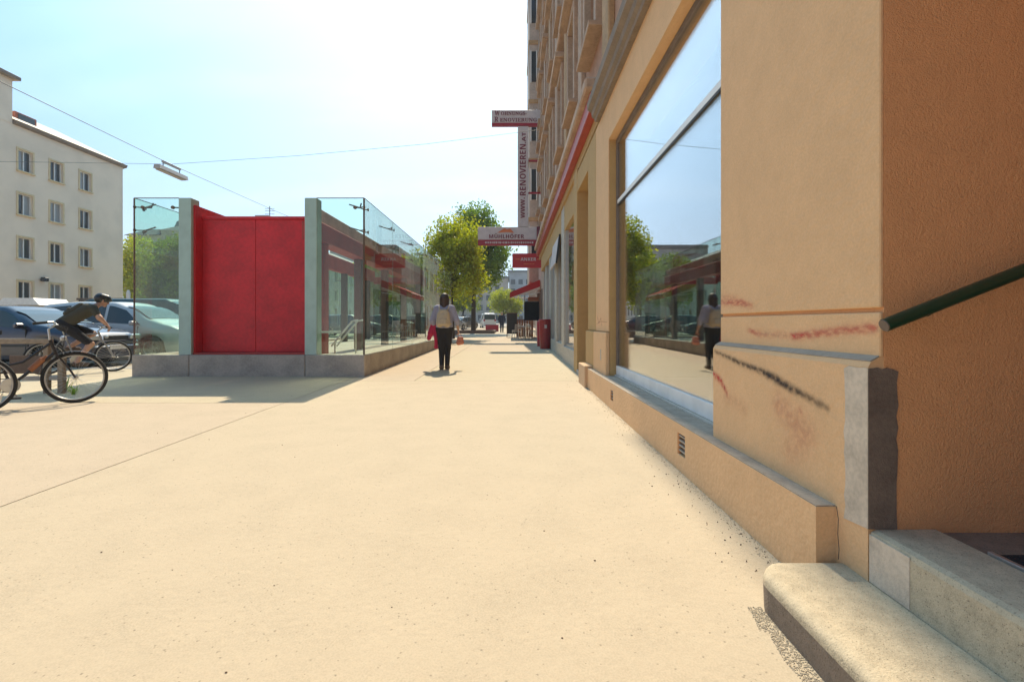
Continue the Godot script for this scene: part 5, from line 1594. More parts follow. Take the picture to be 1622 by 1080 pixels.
# ---------------------------------------------------------------- bicycles (front towards +x, wheels on y = 0)
func bicycle(called: String, label: String, at: Vector3, turn: float, frame_m: Material, s: Dictionary) -> Node3D:
	var t := thing(called, label, "bicycle", at, turn)
	var R: float = s.get("r", 0.345)
	var fx := 0.55
	var rx := -0.52
	var steer: float = s.get("steer", 0.0)
	if not mesh_cache.has("bw%.3f" % R):
		var ty := MB.new(); ty.torus(Vector3.ZERO, Vector3(0, 0, 1), R - 0.019, 0.019, 44, 8)
		var rm := MB.new(); rm.torus(Vector3.ZERO, Vector3(0, 0, 1), R - 0.045, 0.011, 44, 6)
		var sp := MB.new()
		for k in 28:
			var an := TAU * k / 28
			var z := 0.028 if k % 2 else -0.028
			var tw := 0.35 if k % 4 < 2 else -0.35
			sp.tube([Vector3(cos(an + tw) * 0.025, sin(an + tw) * 0.025, z), Vector3(cos(an), sin(an), 0) * (R - 0.05)], 0.0016, 3, -1.0, false)
		var hb := MB.new(); hb.lathe(Vector3.ZERO, [Vector2(0, 0.055), Vector2(0.012, 0.055), Vector2(0.014, 0.04), Vector2(0.03, 0.032), Vector2(0.02, 0.02), Vector2(0.02, -0.02), Vector2(0.03, -0.032), Vector2(0.014, -0.04), Vector2(0.012, -0.055), Vector2(0, -0.055)], 14, Vector3(0, 0, 1))
		mesh_cache["bw%.3f" % R] = [ty.commit(), rm.commit(), sp.commit(), hb.commit()]
	var wm: Array = mesh_cache["bw%.3f" % R]
	var bb := Vector3(-0.06, 0.29, 0)
	var head_t := Vector3(0.30, 0.86, 0)
	var head_b := Vector3(0.36, 0.66, 0)
	var seat_t := Vector3(-0.24, 0.82, 0)
	var rear := Vector3(rx, R, 0)
	var front := Vector3(fx, R, 0)
	# the front end turns about the head tube
	var pivot := Vector3(0.36, 0, 0)
	var fe := t
	var off := Vector3.ZERO
	var swing := Transform3D(Basis(), pivot) * Transform3D(Basis(Vector3.UP, steer), Vector3.ZERO) * Transform3D(Basis(), -pivot)
	for e in [[t, rear], [fe, front + off]]:
		var w := put(t, "wheel", wm[0], M.rubber, e[1])
		if e[1] == front: w.transform = swing * w.transform
		put(w, "rim", wm[1], M.alu)
		put(w, "spokes", wm[2], M.steel)
		put(w, "hub", wm[3], M.steel)
	var fr := MB.new()
	fr.tube([head_t, head_b], 0.02, 10)
	fr.tube([head_b + Vector3(-0.01, 0.03, 0), bb], 0.019, 10)
	if s.get("low", false): fr.tube([head_t + Vector3(0.01, -0.04, 0), Vector3(0.05, 0.58, 0), seat_t.lerp(bb, 0.55)], 0.016, 10)
	else: fr.tube([head_t + Vector3(0.01, -0.03, 0), seat_t + Vector3(0, -0.03, 0)], 0.016, 10)
	fr.tube([bb, seat_t], 0.016, 10)
	for z in [-0.05, 0.05]:
		fr.tube([bb + Vector3(0, 0, z * 0.6), rear + Vector3(0, 0, z)], 0.009, 8)
		fr.tube([seat_t + Vector3(0, -0.04, z * 0.4), rear + Vector3(0, 0, z)], 0.008, 8)
	part(t, "frame", fr, frame_m)
	var fk := MB.new()
	fk.tube([head_b + off, head_b + Vector3(0.02, -0.03, 0) + off], 0.018, 8)
	for z in [-0.05, 0.05]: fk.tube([head_b + Vector3(0.015, -0.01, z * 0.6) + off, Vector3(0.47, 0.50, z) + off, front + Vector3(0, 0, z) + off], 0.011, 8)
	part(fe, "fork", fk, s.get("fork", frame_m)).transform = swing
	var hb2 := MB.new()
	var bd: float = s.get("bar_drop", 0.0)
	if bd > 0.0: off = Vector3(0, -bd, 0)
	hb2.tube([head_t, Vector3(0.285, 1.0, 0) + off, Vector3(0.34, 1.05, 0) + off], 0.013, 8)
	var wid: float = s.get("bar_w", 0.29)
	var back: float = s.get("bar_back", 0.16)
	for z in [-1.0, 1.0]:
		hb2.tube([Vector3(0.34, 1.05, 0) + off, Vector3(0.35, 1.08, z * 0.12) + off, Vector3(0.33, 1.1, z * wid * 0.8) + off, Vector3(0.33 - back, 1.08, z * wid) + off], 0.0115, 8)
	part(fe, "handlebar", hb2, M.steel).transform = swing
	for z in [-1.0, 1.0]:
		var gp := MB.new()
		gp.tube([Vector3(0.33 - back * 0.3, 1.092, z * wid * 0.94) + off, Vector3(0.33 - back * 1.15, 1.077, z * wid * 1.01) + off], 0.017, 8)
		part(fe, "grip", gp, M.rubber).transform = swing
		var lv := MB.new()
		lv.tube([Vector3(0.34, 1.085, z * wid * 0.7) + off, Vector3(0.38, 1.06, z * wid * 0.85) + off, Vector3(0.36 - back * 0.5, 1.05, z * wid) + off], 0.006, 6)
		part(fe, "brake_lever", lv, M.steel).transform = swing
	part(fe, "front_light", _box(Vector3(0.43, 0.88, 0) + off, Vector3(0.07, 0.07, 0.07), 0.02), M.headlamp).transform = swing
	off = Vector3.ZERO
	var sp2 := MB.new()
	sp2.tube([seat_t, Vector3(-0.27, 0.94, 0)], 0.0135, 8)
	part(t, "seat_post", sp2, M.steel)
	var sd := MB.new()
	var rows := []
	for i in 7:
		var u := i / 6.0
		var x := lerpf(-0.42, -0.14, u)
		var w := lerpf(0.085, 0.022, smoothstep(0.15, 0.8, u)) * (1.0 if i > 0 else 0.7)
		var y := 0.965 + 0.018 * cos(u * 5.0)
		var row := []
		for k in 9:
			var an := PI * k / 8.0
			row.append(Vector3(x, y + 0.028 * sin(an) - 0.03 * absf(cos(an)), w * cos(an)))
		rows.append(row)
	sd.grid(rows, Vector3(-0.28, 0.9, 0))
	for e in [0, 6]:
		for k in 8: sd.tri(Vector3(rows[e][0].x, 0.95, 0), rows[e][k], rows[e][k + 1], Vector3(-1 if e == 0 else 1, 0, 0))
	part(t, "saddle", sd, s.get("saddle", M.rubber))
	var cr := MB.new()
	cr.lathe(bb + Vector3(0, 0, 0.05), [Vector2(0, 0.004), Vector2(0.09, 0.004), Vector2(0.095, 0), Vector2(0.09, -0.004), Vector2(0, -0.004)], 24, Vector3(0, 0, 1))
	cr.tube([bb + Vector3(0, 0, 0.07), bb + Vector3(0.06, -0.155, 0.085)], 0.011, 6)
	cr.tube([bb + Vector3(0, 0, -0.07), bb + Vector3(-0.06, 0.155, -0.085)], 0.011, 6)
	part(t, "crankset", cr, M.steel)
	part(t, "pedal", _box(bb + Vector3(0.06, -0.155, 0.135), Vector3(0.1, 0.022, 0.085), 0.006), M.rubber)
	part(t, "pedal", _box(bb + Vector3(-0.06, 0.155, -0.135), Vector3(0.1, 0.022, 0.085), 0.006), M.rubber)
	var cn := MB.new()
	cn.tube([bb + Vector3(0, 0.09, 0.05), rear + Vector3(0, 0.035, 0.05)], 0.005, 4)
	cn.tube([bb + Vector3(0, -0.09, 0.05), rear + Vector3(0, -0.035, 0.05)], 0.005, 4)
	part(t, "chain", cn, M.rubber)
	if s.get("guards", true):
		for e in [[t, rear, 0.15, 3.0], [fe, front + off, 0.9, 3.2]]:
			var pts := []
			for i in 14:
				var an: float = lerpf(e[2], e[3], i / 13.0)
				pts.append([an])
			var g := []
			for q in pts:
				var col := []
				for z in [-0.026, -0.012, 0.012, 0.026]:
					var rr := R + 0.022 - absf(z) * 0.25
					col.append(e[1] + Vector3(cos(q[0]) * rr, sin(q[0]) * rr, z))
				g.append(col)
			var mg := MB.new(); mg.grid(g, e[1])
			var gd := part(t, "mudguard", mg, s.get("guard", M.bike_black))
			if e[1] == front: gd.transform = swing
	if s.get("rack", true):
		var rk := MB.new()
		for z in [-0.06, 0.06]:
			rk.tube([Vector3(-0.25, 0.74, z), Vector3(-0.72, 0.74, z)], 0.006, 6)
			rk.tube([Vector3(-0.62, 0.74, z), rear + Vector3(0, 0, z)], 0.006, 6)
		for x in [-0.35, -0.5, -0.7]: rk.tube([Vector3(x, 0.74, -0.06), Vector3(x, 0.74, 0.06)], 0.005, 6)
		part(t, "rack", rk, M.steel)
	if s.get("stand", true):
		var ks := MB.new(); ks.tube([Vector3(-0.12, 0.27, -0.04), Vector3(-0.2, 0.0, -0.17)], 0.009, 6)
		part(t, "kickstand", ks, M.steel)
	return t
func build_bikes() -> void:
	var yaw := deg_to_rad(40.0)
	var fw := V(-5.93, 0, 6.56)
	var dir := Vector3(cos(yaw), 0, -sin(yaw))
	var p := fw - dir * 0.55
	var b := bicycle("bicycle", "black city bicycle parked with its front wheel towards the pavilion", Vector3(p.x, gy(-p.z), p.z), yaw, M.bike_black, {"low": true, "steer": 0.05})
	part(b, "cables", _cables(), M.rubber)
	part(b, "bottle", _bottle(), M.tan)
	var rp := V(-6.40, 0, 5.80) - dir * 0.55
	var rb := bicycle("bicycle", "red bicycle cut by the left edge of the picture", Vector3(rp.x, gy(-rp.z), rp.z), yaw - 0.06, M.bike_red, {"steer": -0.08, "guards": false, "fork": M.bike_red})
	part(rb, "cables", _cables(), M.rubber)
func _cables() -> MB:
	var mb := MB.new()
	mb.tube([Vector3(0.36, 1.07, 0.2), Vector3(0.46, 1.0, 0.12), Vector3(0.44, 0.85, 0.03), Vector3(0.42, 0.68, 0.04)], 0.004, 5)
	mb.tube([Vector3(0.36, 1.07, -0.2), Vector3(0.47, 1.02, -0.1), Vector3(0.42, 0.85, -0.03), Vector3(0.34, 0.7, -0.02)], 0.004, 5)
	return mb
func _bottle() -> MB:
	var mb := MB.new()
	var a := Vector3(0.19, 0.56, 0.0)
	mb.lathe(a, [Vector2(0, -0.12), Vector2(0.035, -0.12), Vector2(0.037, 0.06), Vector2(0.02, 0.09), Vector2(0.015, 0.12), Vector2(0, 0.12)], 14, Vector3(0.66, 0.75, 0).normalized())
	return mb

# ---------------------------------------------------------------- people: smooth-joined tapered capsules meshed as surface nets
# bones: [a, b, radius a, radius b]
func body_mesh(bones: Array, cell: float, k := 0.03) -> ArrayMesh:
	var lo := Vector3.ONE * 1e9
	var hi := -lo
	for b in bones:
		for e in 2:
			var r: float = b[2 + e] + k + cell * 2
			lo = lo.min(b[e] - Vector3.ONE * r)
			hi = hi.max(b[e] + Vector3.ONE * r)
	var n := Vector3i(((hi - lo) / cell).ceil()) + Vector3i.ONE
	var f := PackedFloat32Array()
	f.resize(n.x * n.y * n.z)
	f.fill(1.0)
	var sy := n.x
	var sz := n.x * n.y
	for b in bones:
		var a: Vector3 = b[0]
		var ab: Vector3 = b[1] - a
		var l2 := maxf(ab.length_squared(), 1e-9)
		var ra: float = b[2]
		var rb: float = b[3]
		var m := maxf(ra, rb) + k + cell * 2
		var c0 := Vector3i(((a.min(b[1]) - Vector3.ONE * m - lo) / cell).floor()).clamp(Vector3i.ZERO, n - Vector3i.ONE)
		var c1 := Vector3i(((a.max(b[1]) + Vector3.ONE * m - lo) / cell).ceil()).clamp(Vector3i.ZERO, n - Vector3i.ONE)
		for z in range(c0.z, c1.z + 1):
			for y in range(c0.y, c1.y + 1):
				var at := z * sz + y * sy
				for x in range(c0.x, c1.x + 1):
					var p := lo + Vector3(x, y, z) * cell - a
					var h := clampf(p.dot(ab) / l2, 0.0, 1.0)
					var d := (p - ab * h).length() - lerpf(ra, rb, h)
					var o := f[at + x]
					var q := maxf(k - absf(o - d), 0.0) / k
					f[at + x] = minf(o, d) - q * q * k * 0.25
	var vid := {}
	var vs := PackedVector3Array()
	var ns := PackedVector3Array()
	var idx := PackedInt32Array()
	var offs := [0, 1, sy, sy + 1, sz, sz + 1, sz + sy, sz + sy + 1]
	for z in n.z - 1:
		for y in n.y - 1:
			for x in n.x - 1:
				var i := z * sz + y * sy + x
				var mask := 0
				for q in 8:
					if f[i + offs[q]] < 0.0: mask |= 1 << q
				if mask == 0 or mask == 255: continue
				var sum := Vector3.ZERO
				var cnt := 0
				for e in [[0, 1], [2, 3], [4, 5], [6, 7], [0, 2], [1, 3], [4, 6], [5, 7], [0, 4], [1, 5], [2, 6], [3, 7]]:
					var d0 := f[i + offs[e[0]]]
					var d1 := f[i + offs[e[1]]]
					if (d0 < 0.0) == (d1 < 0.0): continue
					var u := d0 / (d0 - d1)
					var p0 := Vector3(e[0] & 1, (e[0] >> 1) & 1, e[0] >> 2)
					var p1 := Vector3(e[1] & 1, (e[1] >> 1) & 1, e[1] >> 2)
					sum += p0.lerp(p1, u)
					cnt += 1
				vid[i] = vs.size()
				vs.append(lo + (Vector3(x, y, z) + sum / cnt) * cell)
				var gx := f[i + 1] - f[i] + f[i + sy + 1] - f[i + sy] + f[i + sz + 1] - f[i + sz] + f[i + sz + sy + 1] - f[i + sz + sy]
				var gyy := f[i + sy] - f[i] + f[i + sy + 1] - f[i + 1] + f[i + sz + sy] - f[i + sz] + f[i + sz + sy + 1] - f[i + sz + 1]
				var gz := f[i + sz] - f[i] + f[i + sz + 1] - f[i + 1] + f[i + sz + sy] - f[i + sy] + f[i + sz + sy + 1] - f[i + sy + 1]
				ns.append(Vector3(gx, gyy, gz).normalized())
	for i in vid.keys():
		for ax in [[1, sy, sz], [sy, sz, 1], [sz, 1, sy]]:
			# edge along ax[0] from corner i, shared by four cells
			var j: int = i + ax[0]
			if j >= f.size() or (f[i] < 0.0) == (f[j] < 0.0): continue
			var c := [i, i - ax[1], i - ax[1] - ax[2], i - ax[2]]
			if not (vid.has(c[1]) and vid.has(c[2]) and vid.has(c[3])): continue
			var q := [vid[c[0]], vid[c[1]], vid[c[2]], vid[c[3]]]
			if f[i] < 0.0: q.reverse()
			idx.append_array(PackedInt32Array([q[0], q[1], q[2], q[0], q[2], q[3]]))
	# make front faces clockwise
	if idx.size() > 3:
		var good := 0
		for t3 in range(0, mini(idx.size(), 600), 3):
			var cr := (vs[idx[t3 + 1]] - vs[idx[t3]]).cross(vs[idx[t3 + 2]] - vs[idx[t3]])
			good += 1 if cr.dot(ns[idx[t3]]) < 0.0 else -1
		if good < 0: idx.reverse()
	var arr := []
	arr.resize(Mesh.ARRAY_MAX)
	arr[Mesh.ARRAY_VERTEX] = vs
	arr[Mesh.ARRAY_NORMAL] = ns
	arr[Mesh.ARRAY_INDEX] = idx
	var am := ArrayMesh.new()
	am.add_surface_from_arrays(Mesh.PRIMITIVE_TRIANGLES, arr)
	return am
func grown(bones: Array, g: float) -> Array:
	return bones.map(func(b): return [b[0], b[1], b[2] + g, b[3] + g])
func joined_mesh(a: Array) -> ArrayMesh:
	var st := SurfaceTool.new()
	st.begin(Mesh.PRIMITIVE_TRIANGLES)
	for m in a: st.append_from(m, 0, Transform3D.IDENTITY)
	return st.commit()
# hand bones from the wrist: along = direction of the fingers, palm = direction the palm faces, side = thumb side
func hand(w: Vector3, along: Vector3, palm: Vector3, thumb: Vector3, curl := 0.5) -> Array:
	var r := []
	var k := w + along * 0.085
	for i in 4:
		var s := thumb * (0.03 - i * 0.02)
		r.append([w + s * 0.5 + along * 0.01, k + s, 0.019, 0.013])
		var l: float = [0.04, 0.045, 0.042, 0.033][i]
		var d1 := (along + palm * curl * 0.7).normalized()
		var d2 := (along + palm * curl * 2.2).normalized()
		r.append([k + s, k + s + d1 * l, 0.0098, 0.0088])
		r.append([k + s + d1 * l, k + s + d1 * l + d2 * l * 0.9, 0.0088, 0.0075])
	var tb := w + along * 0.03 + thumb * 0.028
	var te := tb + (along * 0.7 + thumb * 0.7 + palm * 0.2).normalized() * 0.042
	r.append([w + along * 0.01, tb, 0.017, 0.014])
	r.append([tb, te, 0.0115, 0.010])
	r.append([te, te + (along + thumb * 0.15 + palm * 0.35).normalized() * 0.032, 0.010, 0.0085])
	return r
# head bones; fwd = direction of the face, up = crown
func head(c: Vector3, fwd: Vector3, up: Vector3) -> Array:
	var s := fwd.cross(up).normalized()
	return [[c + up * 0.03 - fwd * 0.025, c + up * 0.03 + fwd * 0.02, 0.088, 0.08], [c - up * 0.03 + fwd * 0.03, c - up * 0.085 + fwd * 0.055, 0.062, 0.036],
		[c + up * 0.005 + fwd * 0.088, c - up * 0.03 + fwd * 0.108, 0.010, 0.015],
		[c + up * 0.02 + fwd * 0.075 - s * 0.045, c + up * 0.02 + fwd * 0.075 + s * 0.045, 0.022, 0.022],
		[c - up * 0.062 + fwd * 0.082 - s * 0.016, c - up * 0.062 + fwd * 0.082 + s * 0.016, 0.014, 0.014],
		[c + up * 0.02 + s * 0.082, c - up * 0.02 + s * 0.082, 0.018, 0.012], [c + up * 0.02 - s * 0.082, c - up * 0.02 - s * 0.082, 0.018, 0.012]]
func eyes(t: Node3D, c: Vector3, fwd: Vector3, up: Vector3) -> void:
	var s := fwd.cross(up).normalized()
	for q in [-1.0, 1.0]:
		var mb := MB.new()
		mb.lathe(c + fwd * 0.088 + up * 0.004 + s * q * 0.033, [Vector2(0, -0.012), Vector2(0.009, -0.008), Vector2(0.013, 0), Vector2(0.009, 0.008), Vector2(0, 0.012)], 10)
		part(t, "eye", mb, M.dark)
func build_people() -> void:
	# walking woman seen from behind; she walks towards -z
	var w := thing("person", "person in grey shirt and black trousers walking away with a beige backpack", "person", V(-1.53, gy(10.94), 10.94))
	var F := Vector3(0, 0, -1)
	var hipL := Vector3(-0.085, 0.90, 0)
	var hipR := Vector3(0.085, 0.90, 0)
	var knL := Vector3(-0.07, 0.49, -0.05)
	var anL := Vector3(-0.055, 0.09, 0.05)
	var knR := Vector3(0.06, 0.49, -0.10)
	var anR := Vector3(0.05, 0.085, -0.09)
	var legs := [[hipL, knL, 0.092, 0.060], [knL, anL, 0.058, 0.040], [hipR, knR, 0.092, 0.060], [knR, anR, 0.058, 0.040], [Vector3(-0.07, 0.93, 0.0), Vector3(0.07, 0.93, 0.0), 0.115, 0.115]]
	var torso := [[Vector3(-0.055, 0.98, 0), Vector3(-0.075, 1.30, 0.0), 0.108, 0.112], [Vector3(0.055, 0.98, 0), Vector3(0.075, 1.30, 0.0), 0.108, 0.112], [Vector3(-0.15, 1.375, 0.01), Vector3(0.15, 1.375, 0.01), 0.068, 0.068]]
	var shL := Vector3(-0.175, 1.37, 0.01)
	var elL := Vector3(-0.265, 1.11, 0.02)
	var wrL := Vector3(-0.235, 0.91, -0.11)
	var shR := Vector3(0.175, 1.37, 0.01)
	var elR := Vector3(0.275, 1.12, 0.03)
	var wrR := Vector3(0.30, 0.90, -0.09)
	var upper := [[shL, elL, 0.054, 0.046], [shR, elR, 0.054, 0.046]]
	var fore := [[elL, wrL, 0.043, 0.027], [elR, wrR, 0.043, 0.027]]
	var hc := Vector3(0, 1.585, -0.02)
	var neck := [[Vector3(0, 1.38, 0.0), Vector3(0, 1.52, -0.01), 0.056, 0.05]]
	var feet := [[anL, anL + Vector3(0, -0.045, -0.0), 0.042, 0.04], [anL + Vector3(0, -0.04, 0.02), anL + Vector3(-0.01, -0.055, -0.14), 0.04, 0.032], [anR, anR + Vector3(0, -0.04, 0), 0.042, 0.04], [anR + Vector3(0, -0.04, 0.02), anR + Vector3(0.01, -0.05, -0.14), 0.04, 0.032]]
	var dirL := (wrL - elL).normalized()
	var dirR := (wrR - elR).normalized()
	var bd := body_mesh(legs + torso + upper + fore + neck + feet, 0.016)
	var hd := body_mesh(head(hc, F, Vector3.UP) + neck, 0.008, 0.02)
	var h1 := body_mesh(hand(wrL, dirL, Vector3.RIGHT, F, 0.9), 0.005, 0.008)
	var h2 := body_mesh(hand(wrR, dirR, Vector3.LEFT, F, 0.9), 0.005, 0.008)
	put(w, "body", joined_mesh([bd, hd, h1, h2]), M.skin)
	eyes(w, hc, F, Vector3.UP)
	put(w, "trousers", body_mesh(grown(legs, 0.013), 0.014), M.trousers)
	put(w, "shirt", body_mesh(grown(torso, 0.016) + grown(upper, 0.02) + [[elL, elL.lerp(wrL, 0.35), 0.06, 0.055], [elR, elR.lerp(wrR, 0.35), 0.06, 0.055], [Vector3(-0.07, 0.95, 0), Vector3(0.07, 0.95, 0), 0.125, 0.125]], 0.014), M.shirt)
	put(w, "shoes", body_mesh(grown(feet, 0.008), 0.01), M.shoe)
	put(w, "hair", body_mesh([[hc + Vector3(0, 0.05, 0.02), hc + Vector3(0, 0.02, 0.03), 0.094, 0.098], [hc + Vector3(0, 0.0, 0.05), hc + Vector3(0, -0.15, 0.065), 0.085, 0.062], [hc + Vector3(-0.06, 0, 0.02), hc + Vector3(-0.06, -0.13, 0.04), 0.05, 0.045], [hc + Vector3(0.06, 0, 0.02), hc + Vector3(0.06, -0.13, 0.04), 0.05, 0.045]], 0.01), M.hair)
	var bp := thing("backpack", "beige backpack on the walking person's back", "backpack", V(-1.53, gy(10.94), 10.94) + Vector3(0, 1.0, 0.15))
	put(bp, "pack", body_mesh([[Vector3(-0.085, 0.03, 0.045), Vector3(-0.07, 0.24, 0.03), 0.078, 0.07], [Vector3(0.085, 0.03, 0.045), Vector3(0.07, 0.24, 0.03), 0.078, 0.07], [Vector3(-0.05, 0.30, 0.02), Vector3(0.05, 0.30, 0.02), 0.06, 0.06], [Vector3(0, 0.06, 0.08), Vector3(0, 0.2, 0.06), 0.07, 0.06]], 0.012), M.backpack)
	put(bp, "pocket", body_mesh([[Vector3(-0.06, 0.04, 0.115), Vector3(0.06, 0.04, 0.115), 0.05, 0.05], [Vector3(-0.06, 0.11, 0.105), Vector3(0.06, 0.11, 0.105), 0.045, 0.045]], 0.012), M.backpack)
	for s in [-1.0, 1.0]:
		var sm := MB.new()
		sm.tube([Vector3(s * 0.09, 0.34, 0.02), Vector3(s * 0.11, 0.44, -0.11), Vector3(s * 0.12, 0.40, -0.24), Vector3(s * 0.13, 0.2, -0.285), Vector3(s * 0.17, 0.04, -0.14), Vector3(s * 0.14, 0.02, 0.0)], 0.016, 6)
		part(bp, "strap", sm, M.backpack)
	var rj := thing("jacket", "crimson jacket carried over the walking person's left hand", "jacket", V(-1.53, gy(10.94), 10.94) + Vector3(-0.25, 0.6, -0.1))
	put(rj, "cloth", body_mesh([[Vector3(-0.01, 0.43, 0.02), Vector3(-0.07, 0.22, 0.02), 0.055, 0.075], [Vector3(-0.07, 0.24, 0.0), Vector3(-0.12, 0.10, 0.0), 0.06, 0.05], [Vector3(0.03, 0.42, 0.03), Vector3(0.06, 0.1, 0.05), 0.05, 0.055], [Vector3(0.06, 0.12, 0.04), Vector3(0.05, -0.10, 0.04), 0.045, 0.04], [Vector3(0.0, 0.45, 0.03), Vector3(0.02, 0.55, 0.04), 0.05, 0.03]], 0.012, 0.02), M.crimson)
	put(rj, "hem", body_mesh([[Vector3(0.03, -0.10, 0.04), Vector3(0.08, -0.10, 0.045), 0.03, 0.03]], 0.01), M.crimson)
	var cb := thing("carrier_bag", "small pinkish bag hanging from the walking person's right hand", "bag", V(-1.53, gy(10.94), 10.94) + Vector3(0.33, 0.55, -0.12))
	put(cb, "pouch", body_mesh([[Vector3(-0.02, 0.05, 0), Vector3(0.05, 0.06, 0), 0.06, 0.055], [Vector3(-0.01, 0.14, 0), Vector3(0.04, 0.14, 0), 0.05, 0.05]], 0.012), M.orange)
	var hh := MB.new(); hh.tube([Vector3(-0.04, 0.18, 0), Vector3(-0.02, 0.27, 0.0), Vector3(0.0, 0.27, 0.0), Vector3(0.05, 0.18, 0)], 0.006, 5)
	part(cb, "handle", hh, M.orange)
	# far pedestrian, walking towards us in dark clothes
	far_person("person in dark navy clothes far down the pavement beyond the signs' shadows", V(-0.88, gy(42), 42), 1.75, M.navy, M.navy, 0.1)
	build_cyclist()
func far_person(label: String, at: Vector3, h: float, top: Material, legs_m: Material, turn: float) -> void:
	var t := thing("person", label, "person", at, turn)
	var k := h / 1.75
	var legs := [[Vector3(-0.09, 0.92, 0), Vector3(-0.1, 0.5, 0.08), 0.10, 0.066], [Vector3(-0.1, 0.5, 0.08), Vector3(-0.1, 0.09, 0.1), 0.062, 0.044], [Vector3(0.09, 0.92, 0), Vector3(0.1, 0.5, -0.06), 0.10, 0.066], [Vector3(0.1, 0.5, -0.06), Vector3(0.1, 0.1, -0.2), 0.062, 0.044], [Vector3(-0.08, 0.95, 0), Vector3(0.08, 0.95, 0), 0.12, 0.12]]
	var torso := [[Vector3(-0.06, 1.0, 0), Vector3(-0.09, 1.33, 0), 0.115, 0.125], [Vector3(0.06, 1.0, 0), Vector3(0.09, 1.33, 0), 0.115, 0.125], [Vector3(-0.17, 1.42, 0), Vector3(0.17, 1.42, 0), 0.075, 0.075]]
	var arms := [[Vector3(-0.2, 1.41, 0), Vector3(-0.28, 1.13, -0.03), 0.06, 0.05], [Vector3(-0.28, 1.13, -0.03), Vector3(-0.25, 0.90, 0.10), 0.047, 0.032], [Vector3(0.2, 1.41, 0), Vector3(0.28, 1.13, 0.0), 0.06, 0.05], [Vector3(0.28, 1.13, 0), Vector3(0.26, 0.9, 0.08), 0.047, 0.032]]
	var feet := [[Vector3(-0.1, 0.06, 0.08), Vector3(-0.1, 0.04, 0.24), 0.045, 0.035], [Vector3(0.1, 0.06, -0.2), Vector3(0.1, 0.04, -0.05), 0.045, 0.035]]
	var hc := Vector3(0, 1.63, 0.01)
	var hands := hand(Vector3(-0.25, 0.90, 0.10), Vector3(0, -0.9, 0.3).normalized(), Vector3.RIGHT, Vector3(0, 0.2, 1).normalized(), 0.5)
	var hands2 := hand(Vector3(0.26, 0.90, 0.08), Vector3(0, -0.9, 0.3).normalized(), Vector3.LEFT, Vector3(0, 0.2, 1).normalized(), 0.5)
	var b := put(t, "body", joined_mesh([body_mesh(legs + torso + arms + feet + [[Vector3(0, 1.42, 0), Vector3(0, 1.56, 0.005), 0.06, 0.053]], 0.024), body_mesh(head(hc, Vector3(0, 0, 1), Vector3.UP), 0.012, 0.02), body_mesh(hands, 0.006, 0.008), body_mesh(hands2, 0.006, 0.008)]), M.skin)
	b.scale = Vector3.ONE * k
	for e in [["trousers", grown(legs, 0.014), legs_m], ["jacket", grown(torso, 0.018) + grown(arms, 0.016), top], ["shoes", grown(feet, 0.008), M.shoe], ["hair", [[hc + Vector3(0, 0.045, -0.02), hc + Vector3(0, 0.0, -0.03), 0.093, 0.09]], M.hair]]:
		put(t, e[0], body_mesh(e[1], 0.02), e[2]).scale = Vector3.ONE * k
